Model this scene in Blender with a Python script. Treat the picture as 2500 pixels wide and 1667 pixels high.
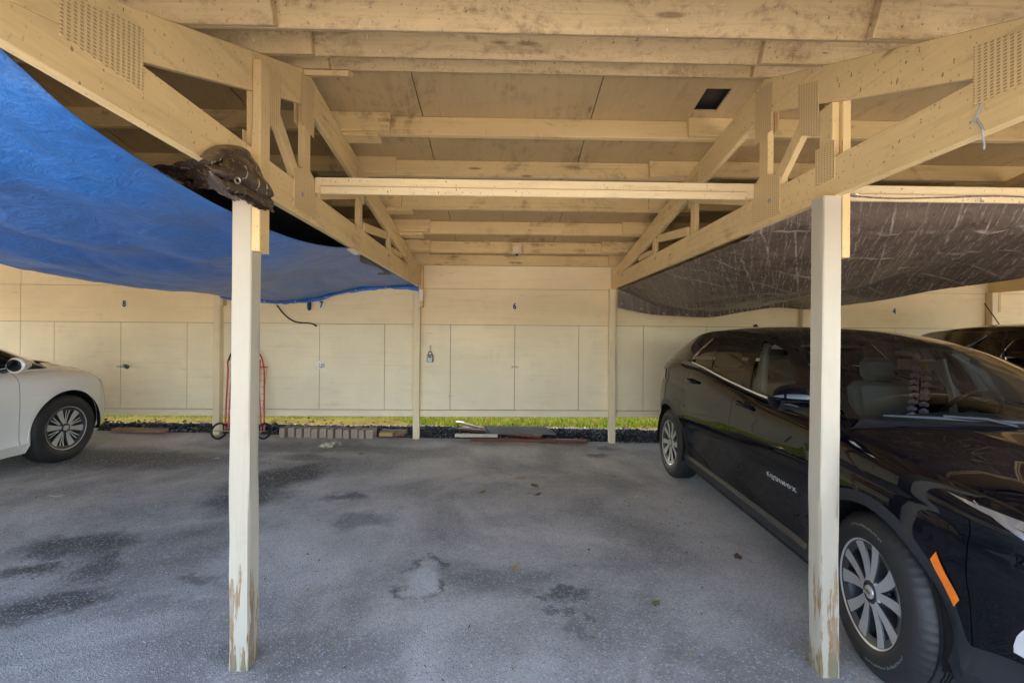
import bpy, bmesh, math, random
import numpy as np
from mathutils import Vector, Matrix, noise
random.seed(7); rng = np.random.default_rng(7)
sc = bpy.context.scene
for o in list(bpy.data.objects): bpy.data.objects.remove(o)
R_ = math.radians
# ---------------------------------------------------------------- camera
CAMZ, FPX, YAW, ROLL = 1.51, 1111.0, R_(1.2), R_(0.42)
cam = bpy.data.objects.new('camera', bpy.data.cameras.new('camera'))
sc.collection.objects.link(cam)
cam.data.sensor_width = 36; cam.data.lens = FPX*36/2500; cam.data.clip_end = 600; cam.data.clip_start = .02
CM = Matrix.Rotation(-YAW, 4, 'Z') @ Matrix.Rotation(R_(90), 4, 'X') @ Matrix.Rotation(ROLL, 4, 'Z')
cam.matrix_world = Matrix.Translation((0, 0, CAMZ)) @ CM
sc.camera = cam
# ---------------------------------------------------------------- light
SUN_EL, SUN_AZ = 58.0, -22.0           # the sun stands behind the lockers, over the lawn
w = bpy.data.worlds.new('World'); sc.world = w; w.use_nodes = True
nt = w.node_tree; bg = nt.nodes['Background']
sk = nt.nodes.new('ShaderNodeTexSky'); sk.sky_type = 'NISHITA'; sk.sun_disc = False
sk.sun_elevation = R_(SUN_EL); sk.sun_rotation = R_(SUN_AZ); sk.air_density = 1.0; sk.dust_density = 1.5; sk.ozone_density = 1.0
nt.links.new(sk.outputs[0], bg.inputs[0]); bg.inputs[1].default_value = 0.15
sun = bpy.data.objects.new('sun', bpy.data.lights.new('sun', 'SUN')); sc.collection.objects.link(sun)
sun.data.energy = 5.0; sun.data.angle = R_(.53); sun.data.color = (1, .90, .76)
sd = Vector((math.sin(R_(SUN_AZ))*math.cos(R_(SUN_EL)), math.cos(R_(SUN_AZ))*math.cos(R_(SUN_EL)), math.sin(R_(SUN_EL))))
sun.rotation_euler = sd.to_track_quat('Z', 'Y').to_euler(); sun.location = (0, 0, 30)
sc.view_settings.view_transform = 'Standard'; sc.view_settings.look = 'None'
sc.view_settings.exposure = 2.85; sc.view_settings.gamma = 1
sc.view_settings.use_white_balance = True; sc.view_settings.white_balance_temperature = 7100; sc.view_settings.white_balance_tint = 14
sc.render.engine = 'CYCLES'; sc.cycles.max_bounces = 12; sc.cycles.diffuse_bounces = 6
# ---------------------------------------------------------------- points from the photo (real depth given)
_r = np.array(CM.to_3x3())
def ray(x, y): return _r @ np.array([x-1250.0, -(y-833.5), -FPX])
C0 = np.array([0, 0, CAMZ])
def at_y(x, y, Y): v = ray(x, y); return C0+v*(Y/v[1])
def at_x(x, y, X): v = ray(x, y); return C0+v*(X/v[0])
def gz(x, y):                                   # the paved ground: falls towards the drive and to the right
    yy = min(max(y, -2.0), 6.42); xx = min(max(x, -9.0), 9.0)
    return .0349*(yy-2.1)-.02*(xx+1.2)
def at_g(x, y, dz=0):
    v = ray(x, y); a = -.0349*2.1-.02*1.2+dz
    t = (a-CAMZ)/(v[2]-.0349*v[1]+.02*v[0]); return C0+v*t
# ---------------------------------------------------------------- mesh helpers
class MB:
    def __init__(s): s.v = []; s.f = []; s.m = []
    def add(s, vs, fs, mi=0):
        b = len(s.v); s.v += [tuple(map(float, p)) for p in vs]; s.f += [tuple(b+i for i in q) for q in fs]; s.m += [mi]*len(fs); return s
    def box(s, c, d, mi=0, rot=None):
        x, y, z = [q/2 for q in d]; P = [Vector((i, j, k)) for i in (-x, x) for j in (-y, y) for k in (-z, z)]
        if rot is not None: P = [rot @ p for p in P]
        P = [(p[0]+c[0], p[1]+c[1], p[2]+c[2]) for p in P]
        return s.add(P, [(0, 1, 3, 2), (4, 6, 7, 5), (0, 4, 5, 1), (2, 3, 7, 6), (0, 2, 6, 4), (1, 5, 7, 3)], mi)
    def mm(s, a, b, mi=0): return s.box([(a[i]+b[i])/2 for i in range(3)], [b[i]-a[i] for i in range(3)], mi)
    def beam(s, p0, p1, w_, h, up=(0, 0, 1), mi=0):
        p0, p1, up = Vector(p0), Vector(p1), Vector(up); d = (p1-p0).normalized(); r = d.cross(up).normalized(); u = r.cross(d)
        P = [p+r*a+u*b for p in (p0, p1) for a, b in ((-w_/2, -h/2), (w_/2, -h/2), (w_/2, h/2), (-w_/2, h/2))]
        return s.add(P, [(3, 2, 1, 0), (4, 5, 6, 7), (0, 1, 5, 4), (1, 2, 6, 5), (2, 3, 7, 6), (3, 0, 4, 7)], mi)
    def prism(s, pts, off, mi=0):                # polygon pts extruded along off
        n = len(pts); off = Vector(off); A = [Vector(p) for p in pts]; B = [p+off for p in A]
        nrm = Vector((0, 0, 0))
        for i in range(n): nrm += A[i].cross(A[(i+1) % n])
        fs = [tuple(range(n)), tuple(range(2*n-1, n-1, -1))]+[((i+1) % n, i, n+i, n+(i+1) % n) for i in range(n)]
        if nrm.dot(off) > 0: fs = [tuple(reversed(q)) for q in fs]
        return s.add(A+B, fs, mi)
    def grid(s, P, mi=0, flip=False, wrap=False, mask=None):
        P = np.asarray(P); n, m = P.shape[:2]; b = len(s.v); s.v += [tuple(map(float, q)) for q in P.reshape(-1, 3)]
        for i in range(n if wrap else n-1):
            for j in range(m-1):
                if mask is not None and not mask[i % n, j]: continue
                i2 = (i+1) % n
                q = (b+i*m+j, b+i2*m+j, b+i2*m+j+1, b+i*m+j+1); s.f.append(q[::-1] if flip else q); s.m.append(mi)
        return s
    def tube(s, pts, r, n=8, mi=0, cap=True):
        pts = [Vector(p) for p in pts]; rs = r if hasattr(r, '__len__') else [r]*len(pts); rings = []
        t0 = (pts[1]-pts[0]).normalized(); a = t0.orthogonal().normalized()
        for i, p in enumerate(pts):
            t = (pts[min(i+1, len(pts)-1)]-pts[max(i-1, 0)]).normalized(); a = (a-t*a.dot(t)).normalized(); c = t.cross(a)
            rings.append([p+(a*math.cos(q)+c*math.sin(q))*rs[i] for q in [2*math.pi*k/n for k in range(n)]])
        b = len(s.v); s.v += [tuple(q) for g in rings for q in g]; L = len(pts)
        for i in range(L-1):
            for k in range(n): k2 = (k+1) % n; s.f.append((b+i*n+k, b+i*n+k2, b+(i+1)*n+k2, b+(i+1)*n+k)); s.m.append(mi)
        if cap: s.f += [tuple(b+k for k in range(n-1, -1, -1)), tuple(b+(L-1)*n+k for k in range(n))]; s.m += [mi]*2
        return s
    def lathe(s, prof, n=48, mi=0, c=(0, 0, 0), ax='y'):   # prof: (radius, along axis)
        P = np.zeros((n, len(prof), 3))
        for k in range(n):
            a = 2*math.pi*k/n; ca, sa = math.cos(a), math.sin(a)
            for j, (r, h) in enumerate(prof):
                P[k, j] = (c[0]+r*ca, c[1]+h, c[2]+r*sa) if ax == 'y' else (c[0]+r*ca, c[1]+r*sa, c[2]+h)
        return s.grid(P, mi, wrap=True, flip=(ax == 'y'))
    def ball(s, c, r, n=12, mi=0):
        r = r if hasattr(r, '__len__') else (r, r, r); P = np.zeros((n, n//2+1, 3))
        for i in range(n):
            for j in range(n//2+1):
                a = 2*math.pi*i/n; b = math.pi*j/(n//2); P[i, j] = (c[0]+r[0]*math.sin(b)*math.cos(a), c[1]+r[1]*math.sin(b)*math.sin(a), c[2]-r[2]*math.cos(b))
        return s.grid(P, mi, wrap=True)
    def move(s, k0, M):
        s.v[k0:] = [tuple(M @ Vector(p)) for p in s.v[k0:]]; return s
def smooth_me(me, ang=40):
    me.polygons.foreach_set('use_smooth', [True]*len(me.polygons))
    try: me.set_sharp_from_angle(angle=R_(ang))
    except Exception: pass
def obj(name, mb, mats, parent=None, smooth=None, bevel=0, org=(0, 0, 0), norm=False):
    me = bpy.data.meshes.new(name); o_ = Vector(org)
    me.from_pydata([(p[0]-o_[0], p[1]-o_[1], p[2]-o_[2]) for p in mb.v] if o_.length else mb.v, [], mb.f)
    for m in (mats if isinstance(mats, (list, tuple)) else [mats]): me.materials.append(m)
    if len(me.materials) > 1: me.polygons.foreach_set('material_index', mb.m)
    if norm:
        bm = bmesh.new(); bm.from_mesh(me); bmesh.ops.recalc_face_normals(bm, faces=bm.faces); bm.to_mesh(me); bm.free()
    me.update()
    if smooth: smooth_me(me, smooth)
    o = bpy.data.objects.new(name, me); sc.collection.objects.link(o); o.location = org
    if bevel:
        b = o.modifiers.new('bevel', 'BEVEL'); b.width = bevel; b.segments = 1; b.limit_method = 'ANGLE'; b.angle_limit = R_(50)
    if parent is not None:
        o.parent = parent
        if 'orig' in parent:                     # parts of a fixed thing are written in place
            q = parent['orig']; o.location = (org[0]-q[0], org[1]-q[1], org[2]-q[2])
    return o
def tag(o, label=None, cat=None, group=None, kind=None):
    for k, v in (('label', label), ('category', cat), ('group', group), ('kind', kind)):
        if v: o[k] = v
    return o
def thing(name, label, cat, loc=(0, 0, 0), group=None, fixed=True):
    o = bpy.data.objects.new(name, None); sc.collection.objects.link(o); o.location = loc; o.empty_display_size = .2
    if fixed: o['orig'] = [float(q) for q in loc]
    return tag(o, label, cat, group)
def copy_tree(o, parent=None):
    c = o.copy(); sc.collection.objects.link(c)
    if parent is not None: c.parent = parent
    for ch in [q for q in bpy.data.objects if q.parent == o]: copy_tree(ch, c)
    return c
def cr(pts, n):                                  # Catmull-Rom through points
    P = np.asarray(pts, float); P = np.vstack([2*P[0]-P[1], P, 2*P[-1]-P[-2]]); k = len(P)-3; t = np.linspace(0, k-1e-9, n); i = t.astype(int); u = (t-i)[:, None]
    a, b, c, d = P[i], P[i+1], P[i+2], P[i+3]
    return .5*((2*b)+(-a+c)*u+(2*a-5*b+4*c-d)*u**2+(-a+3*b-3*c+d)*u**3)
def itp(xs, ys, x):                              # monotone cubic interpolation
    xs, ys = np.asarray(xs, float), np.asarray(ys, float); x = np.clip(np.asarray(x, float), xs[0], xs[-1]); h = np.diff(xs); d = np.diff(ys)/h
    m = np.zeros(len(xs)); m[0], m[-1] = d[0], d[-1]
    for i in range(1, len(xs)-1): m[i] = 0 if d[i-1]*d[i] <= 0 else 3*(h[i-1]+h[i])/((2*h[i]+h[i-1])/d[i-1]+(h[i]+2*h[i-1])/d[i])
    i = np.clip(np.searchsorted(xs, x, side='right')-1, 0, len(xs)-2); t = (x-xs[i])/h[i]
    return (1+2*t)*(1-t)**2*ys[i]+t*(1-t)**2*h[i]*m[i]+t*t*(3-2*t)*ys[i+1]+t*t*(t-1)*h[i]*m[i+1]
def text_mesh(s, size, depth=.002, bold=0.0, sx=1.0, gap=1.0):
    cu = bpy.data.curves.new('t', 'FONT'); cu.body = s; cu.size = size; cu.extrude = depth; cu.offset = bold; cu.space_character = gap; cu.align_x = 'CENTER'; cu.align_y = 'CENTER'
    o = bpy.data.objects.new('t', cu); sc.collection.objects.link(o); dg = bpy.context.evaluated_depsgraph_get(); dg.update()
    me = bpy.data.meshes.new_from_object(o.evaluated_get(dg)); v = [(p.co.x*sx, p.co.y, p.co.z) for p in me.vertices]; f = [tuple(p.vertices) for p in me.polygons]
    bpy.data.objects.remove(o); bpy.data.curves.remove(cu); bpy.data.meshes.remove(me); return v, f
# ---------------------------------------------------------------- material helpers
class NB:
    def __init__(s, name):
        s.m = bpy.data.materials.new(name); s.m.use_nodes = True; s.t = s.m.node_tree; s.t.nodes.clear(); s.out = s.n('OutputMaterial'); s._pos = None
    def n(s, ty, **kw):
        nd = s.t.nodes.new('ShaderNode'+ty)
        for k, v in kw.items():
            if k.startswith('_'): setattr(nd, k[1:], v)
            else:
                key = int(k[1:]) if k[0] == 'i' and k[1:].isdigit() else k.replace('__', ' ')
                s.set(nd, key, v)
        return nd
    def set(s, nd, k, v):
        i = nd.inputs[k]
        if isinstance(v, bpy.types.NodeSocket): s.t.links.new(v, i)
        elif isinstance(v, bpy.types.Node): s.t.links.new(v.outputs[0], i)
        else: i.default_value = (tuple(v)+(1,) if (hasattr(v, '__len__') and len(v) == 3 and i.type == 'RGBA') else v)
    def pos(s, obj=False):
        if obj: return s.n('TexCoord').outputs['Object']
        if s._pos is None: s._pos = s.n('NewGeometry').outputs['Position']
        return s._pos
    def math(s, op, a, b=0.0, c=0.0): return s.n('Math', _operation=op, i0=a, i1=b, i2=c).outputs[0]
    def scale(s, v, k): return s.n('VectorMath', _operation='MULTIPLY', i0=v, i1=k if hasattr(k, '__len__') else (k, k, k)).outputs[0]
    def noise(s, v, sc_=1.0, det=4, rough=.55, dist=0): return s.n('TexNoise', Vector=v, Scale=sc_, Detail=float(det), Roughness=rough, Distortion=dist).outputs[0]
    def step(s, x, a, b): return s.n('MapRange', _interpolation_type='SMOOTHSTEP', i0=x, i1=a, i2=b).outputs[0]
    def mix(s, f, a, b, bt='MIX'):
        nd = s.n('Mix', _data_type='RGBA', _blend_type=bt); s.set(nd, 0, f); s.set(nd, 6, a); s.set(nd, 7, b); return nd.outputs[2]
    def bump(s, h, st=.3, d=.01): return s.n('Bump', Strength=st, Distance=d, Height=h).outputs[0]
    def pbr(s, **kw):
        b = s.n('BsdfPrincipled')
        for k, v in kw.items(): s.set(b, k.replace('__', ' '), v)
        s.t.links.new(b.outputs[0], s.out.inputs[0]); return s.m
def plain(name, col, rough=.5, metal=0.0, coat=0.0, var=.12, bump=0.0, sc_=30):
    b = NB(name); nz = b.noise(b.pos(True), sc_, 5); c = b.mix(nz, tuple(q*(1-var) for q in col), tuple(min(1, q*(1+var)) for q in col))
    kw = dict(Base__Color=c, Roughness=b.math('MULTIPLY_ADD', nz, .15, rough-.07), Metallic=metal, Coat__Weight=coat)
    if bump: kw['Normal'] = b.bump(nz, bump, .004)
    return b.pbr(**kw)
def paint(name, col, ax='X', dirt=.35, specks=0.0, rough=.55, grain=.35, peel=False, plywood=False, mould=0.0):
    b = NB(name); p = b.pos(); lo, hi = 1.1, 26.0
    k = {'X': (lo, hi, hi), 'Y': (hi, lo, hi), 'Z': (hi, hi, lo)}[ax]
    q = b.scale(p, k); g = b.noise(q, 1.0, 6, .65, .6); g2 = b.noise(b.scale(p, tuple(z*3 for z in k)), 1.0, 3)
    big = b.noise(p, 1.1, 5, .6); c = b.mix(b.step(big, .35, .7), tuple(z*.93 for z in col), tuple(min(1, z*1.04) for z in col))
    c = b.mix(b.math('MULTIPLY', b.step(g, .52, .74), .08+.30*min(1, dirt*1.6)), c, (.34, .23, .10))
    c = b.mix(b.math('MULTIPLY', b.step(b.noise(b.scale(p, {'X': (.9, 5, 5), 'Y': (5, .9, 5), 'Z': (5, 5, .9)}[ax]), 1.3, 7, .7, .5), .5, .8), .38*min(1, dirt*1.6)), c, (.27, .18, .085))
    d1 = b.math('MULTIPLY', b.step(b.noise(p, 2.3, 8, .72, .8), .50, .72), b.step(g, .35, .62))
    c = b.mix(b.math('MULTIPLY', d1, dirt), c, (.16, .105, .05))
    if mould:
        mo = b.math('MULTIPLY', b.step(b.noise(b.scale(p, (1, 3, 3)), 2.6, 9, .74, 1.2), .44, .66), b.step(b.noise(p, 30, 6, .75), .40, .60)); c = b.mix(b.math('MULTIPLY', mo, mould), c, (.20, .135, .068))
    vor = b.n('TexVoronoi', _feature='F1', Vector=b.scale(p, {'X': (1.4, 7, 7), 'Y': (7, 1.4, 7), 'Z': (5, 5, 1.4)}[ax]), Scale=1.0).outputs[0]
    c = b.mix(b.math('MULTIPLY', b.step(vor, .10, .04), min(.75, dirt*1.1)), c, (.15, .09, .045))
    if specks:
        sp = b.step(b.noise(b.scale(p, (1, 1, .6)), 75, 2), .66, .72); c = b.mix(b.math('MULTIPLY', sp, b.math('MULTIPLY', b.step(big, .3, .55), specks)), c, (.09, .05, .025))
        st = b.step(b.noise(b.scale(p, (70, 70, 7)), 1, 2), .71, .76); c = b.mix(b.math('MULTIPLY', st, .45*specks), c, (.85, .83, .76))
    h = b.math('ADD', b.math('MULTIPLY', g, .7), b.math('MULTIPLY', g2, .3))
    if plywood:
        cr_ = b.step(b.noise(b.scale(p, {'X': (2.2, 120, 120), 'Y': (95, 2.0, 95), 'Z': (120, 120, 2.2)}[ax]), 1, 3, .6), .60, .74)
        cr_ = b.math('MULTIPLY', cr_, b.step(b.noise(p, 1.7, 3), .42, .6)); c = b.mix(b.math('MULTIPLY', cr_, .5), c, (.2, .13, .07)); h = b.math('SUBTRACT', h, b.math('MULTIPLY', cr_, .8))
    if peel:
        z = b.n('SeparateXYZ', i0=p).outputs[2]; s1 = b.noise(b.scale(p, (22, 22, 2.6)), 1, 6, .7); s2 = b.noise(b.scale(p, (60, 60, 5)), 1, 3)
        th = b.n('MapRange', i0=z, i1=0.05, i2=1.15, i3=.50, i4=.705).outputs[0]
        band = b.math('MULTIPLY', b.step(z, .16, .3), b.step(z, .62, .36)); th = b.math('SUBTRACT', th, b.math('MULTIPLY', band, .035))
        m = b.step(b.math('SUBTRACT', b.math('ADD', b.math('MULTIPLY', s1, .8), b.math('MULTIPLY', s2, .2)), th), -.012, .03)
        wood = b.mix(s2, (.42, .24, .085), (.17, .10, .05)); wood = b.mix(b.step(s1, .5, .75), wood, (.36, .33, .29)); c = b.mix(m, c, wood); h = b.math('SUBTRACT', h, m)
        moss = b.math('MULTIPLY', b.step(z, .10, .0), b.step(s1, .4, .6)); c = b.mix(b.math('MULTIPLY', moss, .6), c, (.13, .15, .09))
    return b.pbr(Base__Color=c, Roughness=rough, Normal=b.bump(h, grain, .006))
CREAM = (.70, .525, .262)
M = {}
M['post'] = paint('post_paint', (.475, .435, .345), 'Z', .16, peel=True, grain=.3)  # same paint as the back posts, darkened against the bright light in front
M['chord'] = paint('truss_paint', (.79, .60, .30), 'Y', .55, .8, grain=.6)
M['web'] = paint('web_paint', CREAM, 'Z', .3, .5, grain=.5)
M['mouldy_purlin'] = paint('mouldy_purlin_paint', (.56, .415, .215), 'X', 1.0, .8, grain=.8, mould=.75)
M['purlin'] = paint('purlin_paint', CREAM, 'X', 1.0, .35, grain=.7)
M['brace'] = paint('brace_paint', (.76, .63, .38), 'X', .3, 1.0)
M['deck'] = paint('deck_paint', (.50, .365, .185), 'Y', .7, plywood=True, grain=.6)  # darker than the purlins: the shade between them is put into the colour
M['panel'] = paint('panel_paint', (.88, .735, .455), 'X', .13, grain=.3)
M['door'] = paint('skylit_door_paint', (.875, .77, .545), 'X', .13, grain=.35)  # paler and greyer than the header: sky light low down mixed into the colour
M['back_post'] = paint('back_post_paint', (.82, .69, .45), 'Z', .14, grain=.3)  # same paint as the front posts, lightened to offset the shade back there
M['panel_dark'] = paint('panel_back', (.09, .07, .045), 'X', .1)
M['hinge'] = plain('painted_hinge', (.60, .49, .31), .5)
M['steel'] = plain('galvanised_steel', (.42, .42, .41), .4, .9)
def plate_mat():
    b = NB('painted_nail_plate'); s = b.n('SeparateXYZ', i0=b.pos()); fy = b.math('FRACT', b.math('MULTIPLY', s.outputs[1], 52.0)); col = b.math('FLOOR', b.math('MULTIPLY', s.outputs[1], 52.0))
    fz = b.math('FRACT', b.math('ADD', b.math('MULTIPLY', s.outputs[2], 95.0), b.math('MULTIPLY', col, .5)))
    a = b.math('MULTIPLY', b.step(fy, .22, .3), b.step(fy, .80, .72)); c_ = b.math('MULTIPLY', b.step(fz, .2, .32), b.step(fz, .78, .66)); m = b.math('MULTIPLY', a, c_)
    c = b.mix(b.math('MULTIPLY', m, .62), (.73, .55, .285), (.24, .165, .08))
    return b.pbr(Base__Color=c, Roughness=.5, Normal=b.bump(b.math('SUBTRACT', 1.0, m), .8, .004))
M['plate'] = plate_mat()
# ================================================================ setting
STAINS = [  # photo x, y, rx, ry (metres), turn, strength
 (1343,1079,.16,.07,0,.8),(1477,1094,.17,.09,0,.8),(1456,1110,.16,.09,0,.8),(850,1210,.16,.10,0,.75),(880,1270,.24,.15,.2,.55),
 (690,1165,.34,.62,-.5,.95),(600,1215,.30,.40,-.6,.9),(760,1118,.35,.16,-.2,.6),(470,1330,.30,.5,-.5,.42),(200,1330,.36,.18,.1,.85),(250,1375,.15,.24,.4,.8),
 (70,1390,.22,.10,.3,.85),(120,1470,.32,.12,.25,.8),(480,1405,.15,.06,0,.6),(400,1480,.34,.08,.2,.3),(1375,1448,.07,.06,0,.75),(1420,1460,.10,.05,.3,.72),(1335,1455,.04,.03,0,.6),
 (1345,1490,.05,.04,0,.55),(1380,1502,.06,.05,0,.55),(1435,1508,.04,.04,0,.5),(1412,1538,.07,.05,0,.45),(1290,1440,.10,.05,0,.4),(1130,1395,.35,.12,-.4,.30),(1240,1420,.3,.15,.2,.28),
 (300,1120,1.3,.42,0,.85),(700,1090,1.4,.22,0,.45),(1120,1200,.6,.35,0,.16),(830,1590,.4,.14,.2,.28),(650,1600,.3,.12,0,.35),(1300,1560,.5,.12,0,.14),(1250,1270,.28,.16,0,.25)]
def asphalt():
    b = NB('asphalt'); p = b.pos(); n1 = b.noise(p, .8, 6, .62, .4); n2 = b.noise(p, 5, 5, .6); 
    wp = b.n('VectorMath', _operation='ADD', i0=p, i1=b.scale(b.n('VectorMath', _operation='SUBTRACT', i0=b.n('TexNoise', Vector=p, Scale=4.2, Detail=5.0, Roughness=.62).outputs[1], i1=(.5, .5, .5)).outputs[0], (.42, .42, 0))).outputs[0]
    c = b.mix(b.step(n1, .34, .66), (.285, .264, .243), (.60, .562, .52))
    sc1 = b.math('MULTIPLY', b.step(b.noise(p, 2.1, 7, .68, .6), .54, .74), b.step(b.noise(p, 26, 5, .7), .38, .58)); c = b.mix(b.math('MULTIPLY', sc1, .38), c, (.66, .65, .63)); dk1 = b.step(b.noise(p, 1.5, 7, .66, .9), .56, .74); c = b.mix(b.math('MULTIPLY', dk1, .38), c, (.17, .16, .15))
    tot = None
    for x, y, rx, ry, rot, st in STAINS:
        g = at_g(x, y); d = b.n('VectorMath', _operation='SUBTRACT', i0=wp, i1=(g[0], g[1], 0)).outputs[0]
        if rot: d = b.n('VectorRotate', _rotation_type='Z_AXIS', i0=d, i3=-rot).outputs[0]
        l = b.n('VectorMath', _operation='LENGTH', i0=b.scale(d, (1/rx, 1/ry, 0))).outputs[1]; m = b.math('MULTIPLY', b.step(l, 1.45, .45), st)
        tot = m if tot is None else b.math('MAXIMUM', tot, m)
    tot = b.math('MULTIPLY', tot, b.math('MINIMUM', b.math('MULTIPLY_ADD', n2, .8, .68), 1.0)); c = b.mix(tot, c, (.055, .052, .05))
    g = at_g(1035, 1405); d = b.n('VectorMath', _operation='SUBTRACT', i0=wp, i1=(g[0], g[1], 0)).outputs[0]
    l = b.n('VectorMath', _operation='LENGTH', i0=b.scale(d, (1/.15, 1/.20, 0))).outputs[1]; rg = b.math('MULTIPLY', b.step(b.math('ABSOLUTE', b.math('SUBTRACT', l, 1.0)), .3, .04), b.step(n2, .42, .6)); c = b.mix(b.math('MULTIPLY', rg, .9), c, (.06, .057, .056))
    c = b.mix(b.math('MULTIPLY', b.step(l, 1.15, .3), .75), c, (.66, .65, .63))
    v = b.n('TexVoronoi', Vector=p, Scale=140.0); sp = b.n('SeparateColor', i0=v.outputs[1]); 
    ag = b.step(sp.outputs[0], .80, .98); c = b.mix(b.math('MULTIPLY', ag, .5), c, (.75, .75, .73)); c = b.mix(b.math('MULTIPLY', b.step(sp.outputs[1], .7, .95), .44), c, (.15, .15, .155))
    v2 = b.n('TexVoronoi', Vector=p, Scale=21.0, _feature='F1'); s2 = b.n('SeparateColor', i0=v2.outputs[1])
    c = b.mix(b.math('MULTIPLY', b.math('MULTIPLY', b.step(v2.outputs[0], .16, .08), b.step(s2.outputs[0], .86, .9)), .75), c, (.55, .52, .46))
    return b.pbr(Base__Color=c, Roughness=.86, Normal=b.bump(b.math('ADD', v.outputs[0], b.math('MULTIPLY', n2, .4)), .42, .006))
M['asphalt'] = asphalt()
def soil():
    b = NB('lawn_soil'); n = b.noise(b.pos(), 3, 6); return b.pbr(Base__Color=b.mix(n, (.010, .012, .003), (.050, .046, .016)), Roughness=1.0, Specular__IOR__Level=0.0)
M['soil'] = soil()
def gravelbed():
    b = NB('gravel_bed'); v = b.n('TexVoronoi', Vector=b.pos(), Scale=45.0); return b.pbr(Base__Color=b.mix(v.outputs[1], (.03, .03, .03), (.08, .078, .075)), Roughness=.9, Specular__IOR__Level=0.0, Normal=b.bump(v.outputs[0], 1, .02))
M['gravelbed'] = gravelbed()
def strip(xs, ys, zf):
    return np.array([[(x, y, zf(x, y)) for y in ys] for x in xs])
YE = 6.42
def terrain_z(x, y): return gz(x, y)-.06 if y < 7.6 else .13
far = [-220, -60, -25, -12, -9, -6, -3, 0, 3, 6, 9, 12, 25, 60, 220]
ter = MB().grid(strip(far, [-220, -60, -20, -8, -2, 0, 2, 4, 6.3, 7.0, 7.62, 9, 14, 30, 70, 220], lambda x, y: (gz(x, y)-.07 if y < 7 else (.02 if y < 7.3 else .15))), flip=True)
tag(obj('ground', ter, M['soil'], smooth=60), kind='structure')
ax_ = np.linspace(-16, 16, 129); ay_ = np.concatenate([np.linspace(-16, -2, 15), np.linspace(-1.8, YE, 66)])
asp = MB().grid(strip(ax_, ay_, lambda x, y: gz(x, y)+.006*(noise.noise((x*.9, y*.9, 0)))*(1 if abs(x) < 8 else 0)), flip=True)
tag(obj('asphalt_pavement', asp, M['asphalt'], smooth=60), kind='structure')
gv = MB().grid(strip(np.linspace(-14, 14, 90), np.linspace(YE-.03, 7.27, 14), lambda x, y: gz(x, 6.42)*(1-max(0, (y-6.5)/1.3))+.145*max(0, (y-6.5)/1.3)+.014+.022*noise.noise((x*3, y*3, 2))-.03*max(0, (6.5-y)/.1)), flip=True)
tag(obj('gravel_strip', gv, M['gravelbed'], smooth=60), kind='structure')
def gstrip_z(x, y): t = max(0, (y-6.5)/1.3); return gz(x, 6.42)*(1-t)+.145*t+.014+.022*noise.noise((x*3, y*3, 2))
def stones():
    b = NB('gravel_stone'); i = b.n('NewGeometry').outputs['Random Per Island']; r = b.n('ValToRGB', i0=i); e = r.color_ramp.elements
    e[0].color = (.03, .031, .036, 1); e[1].color = (.48, .46, .44, 1); x = r.color_ramp.elements.new(.8); x.color = (.17, .168, .17, 1); return b.pbr(Base__Color=r.outputs[0], Roughness=.8, Specular__IOR__Level=.1)
M['stone'] = stones()
gb = MB()
for k in range(7500):
    x = rng.uniform(-7.5, 5); y = YE-.04+.86*rng.random()**1.15; s = rng.uniform(.007, .021); z = gstrip_z(x, y)+s*.25
    a = rng.normal(size=(4, 3)); a /= np.linalg.norm(a, axis=1)[:, None]; T = np.array([[1, 1, 1], [-1, -1, 1], [-1, 1, -1], [1, -1, -1]])*.6+a*.55
    gb.add([(x+s*q[0], y+s*q[1], z+s*.7*q[2]) for q in T], [(0, 1, 2), (0, 3, 1), (0, 2, 3), (1, 3, 2)])
tag(obj('gravel', gb, M['stone']), 'loose grey gravel and chips along the foot of the lockers', 'gravel', kind='stuff')
def blade():
    b = NB('grass_blade'); i = b.n('NewGeometry').outputs['Random Per Island']; r = b.n('ValToRGB', i0=i); e = r.color_ramp.elements
    e[0].color = (.016, .05, .002, 1); e[1].color = (.12, .085, .025, 1); x = e.new(.6); x.color = (.055, .10, .005, 1); x = e.new(.9); x.color = (.085, .11, .006, 1)
    d = b.n('BsdfDiffuse', Color=r.outputs[0]); t = b.n('BsdfTranslucent', Color=r.outputs[0]); mx = b.n('MixShader', i0=.4, i1=d.outputs[0], i2=t.outputs[0]); b.t.links.new(mx.outputs[0], b.out.inputs[0]); return b.m
M['blade'] = blade()
gr = MB()
for k in range(26000):
    x = rng.uniform(-8.5, 6.5); y = 7.15+rng.random()**1.6*2.6; ragged = .13*noise.noise((x*1.7, 0, 5))
    if y < 7.25+ragged+(.68 if x < -1.4 else 0)*min(1, max(0, (-1.4-x)/.5)): continue
    h = rng.uniform(.03, .085)*(1.5 if rng.random() < .04 else 1); a = rng.uniform(0, 6.28); wv = rng.uniform(.003, .007); lx, ly = rng.normal(0, .03, 2)
    z = .14; dx, dy = wv*math.cos(a), wv*math.sin(a)
    gr.add([(x-dx, y-dy, z), (x+dx, y+dy, z), (x+lx*.4+dx*.7, y+ly*.4+dy*.7, z+h*.6), (x+lx*.4-dx*.7, y+ly*.4-dy*.7, z+h*.6), (x+lx, y+ly, z+h)], [(0, 1, 2, 3), (3, 2, 4)])
tag(obj('grass', gr, M['blade']), 'sunlit grass seen through the gap beneath the lockers', 'grass', kind='stuff')

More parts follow.
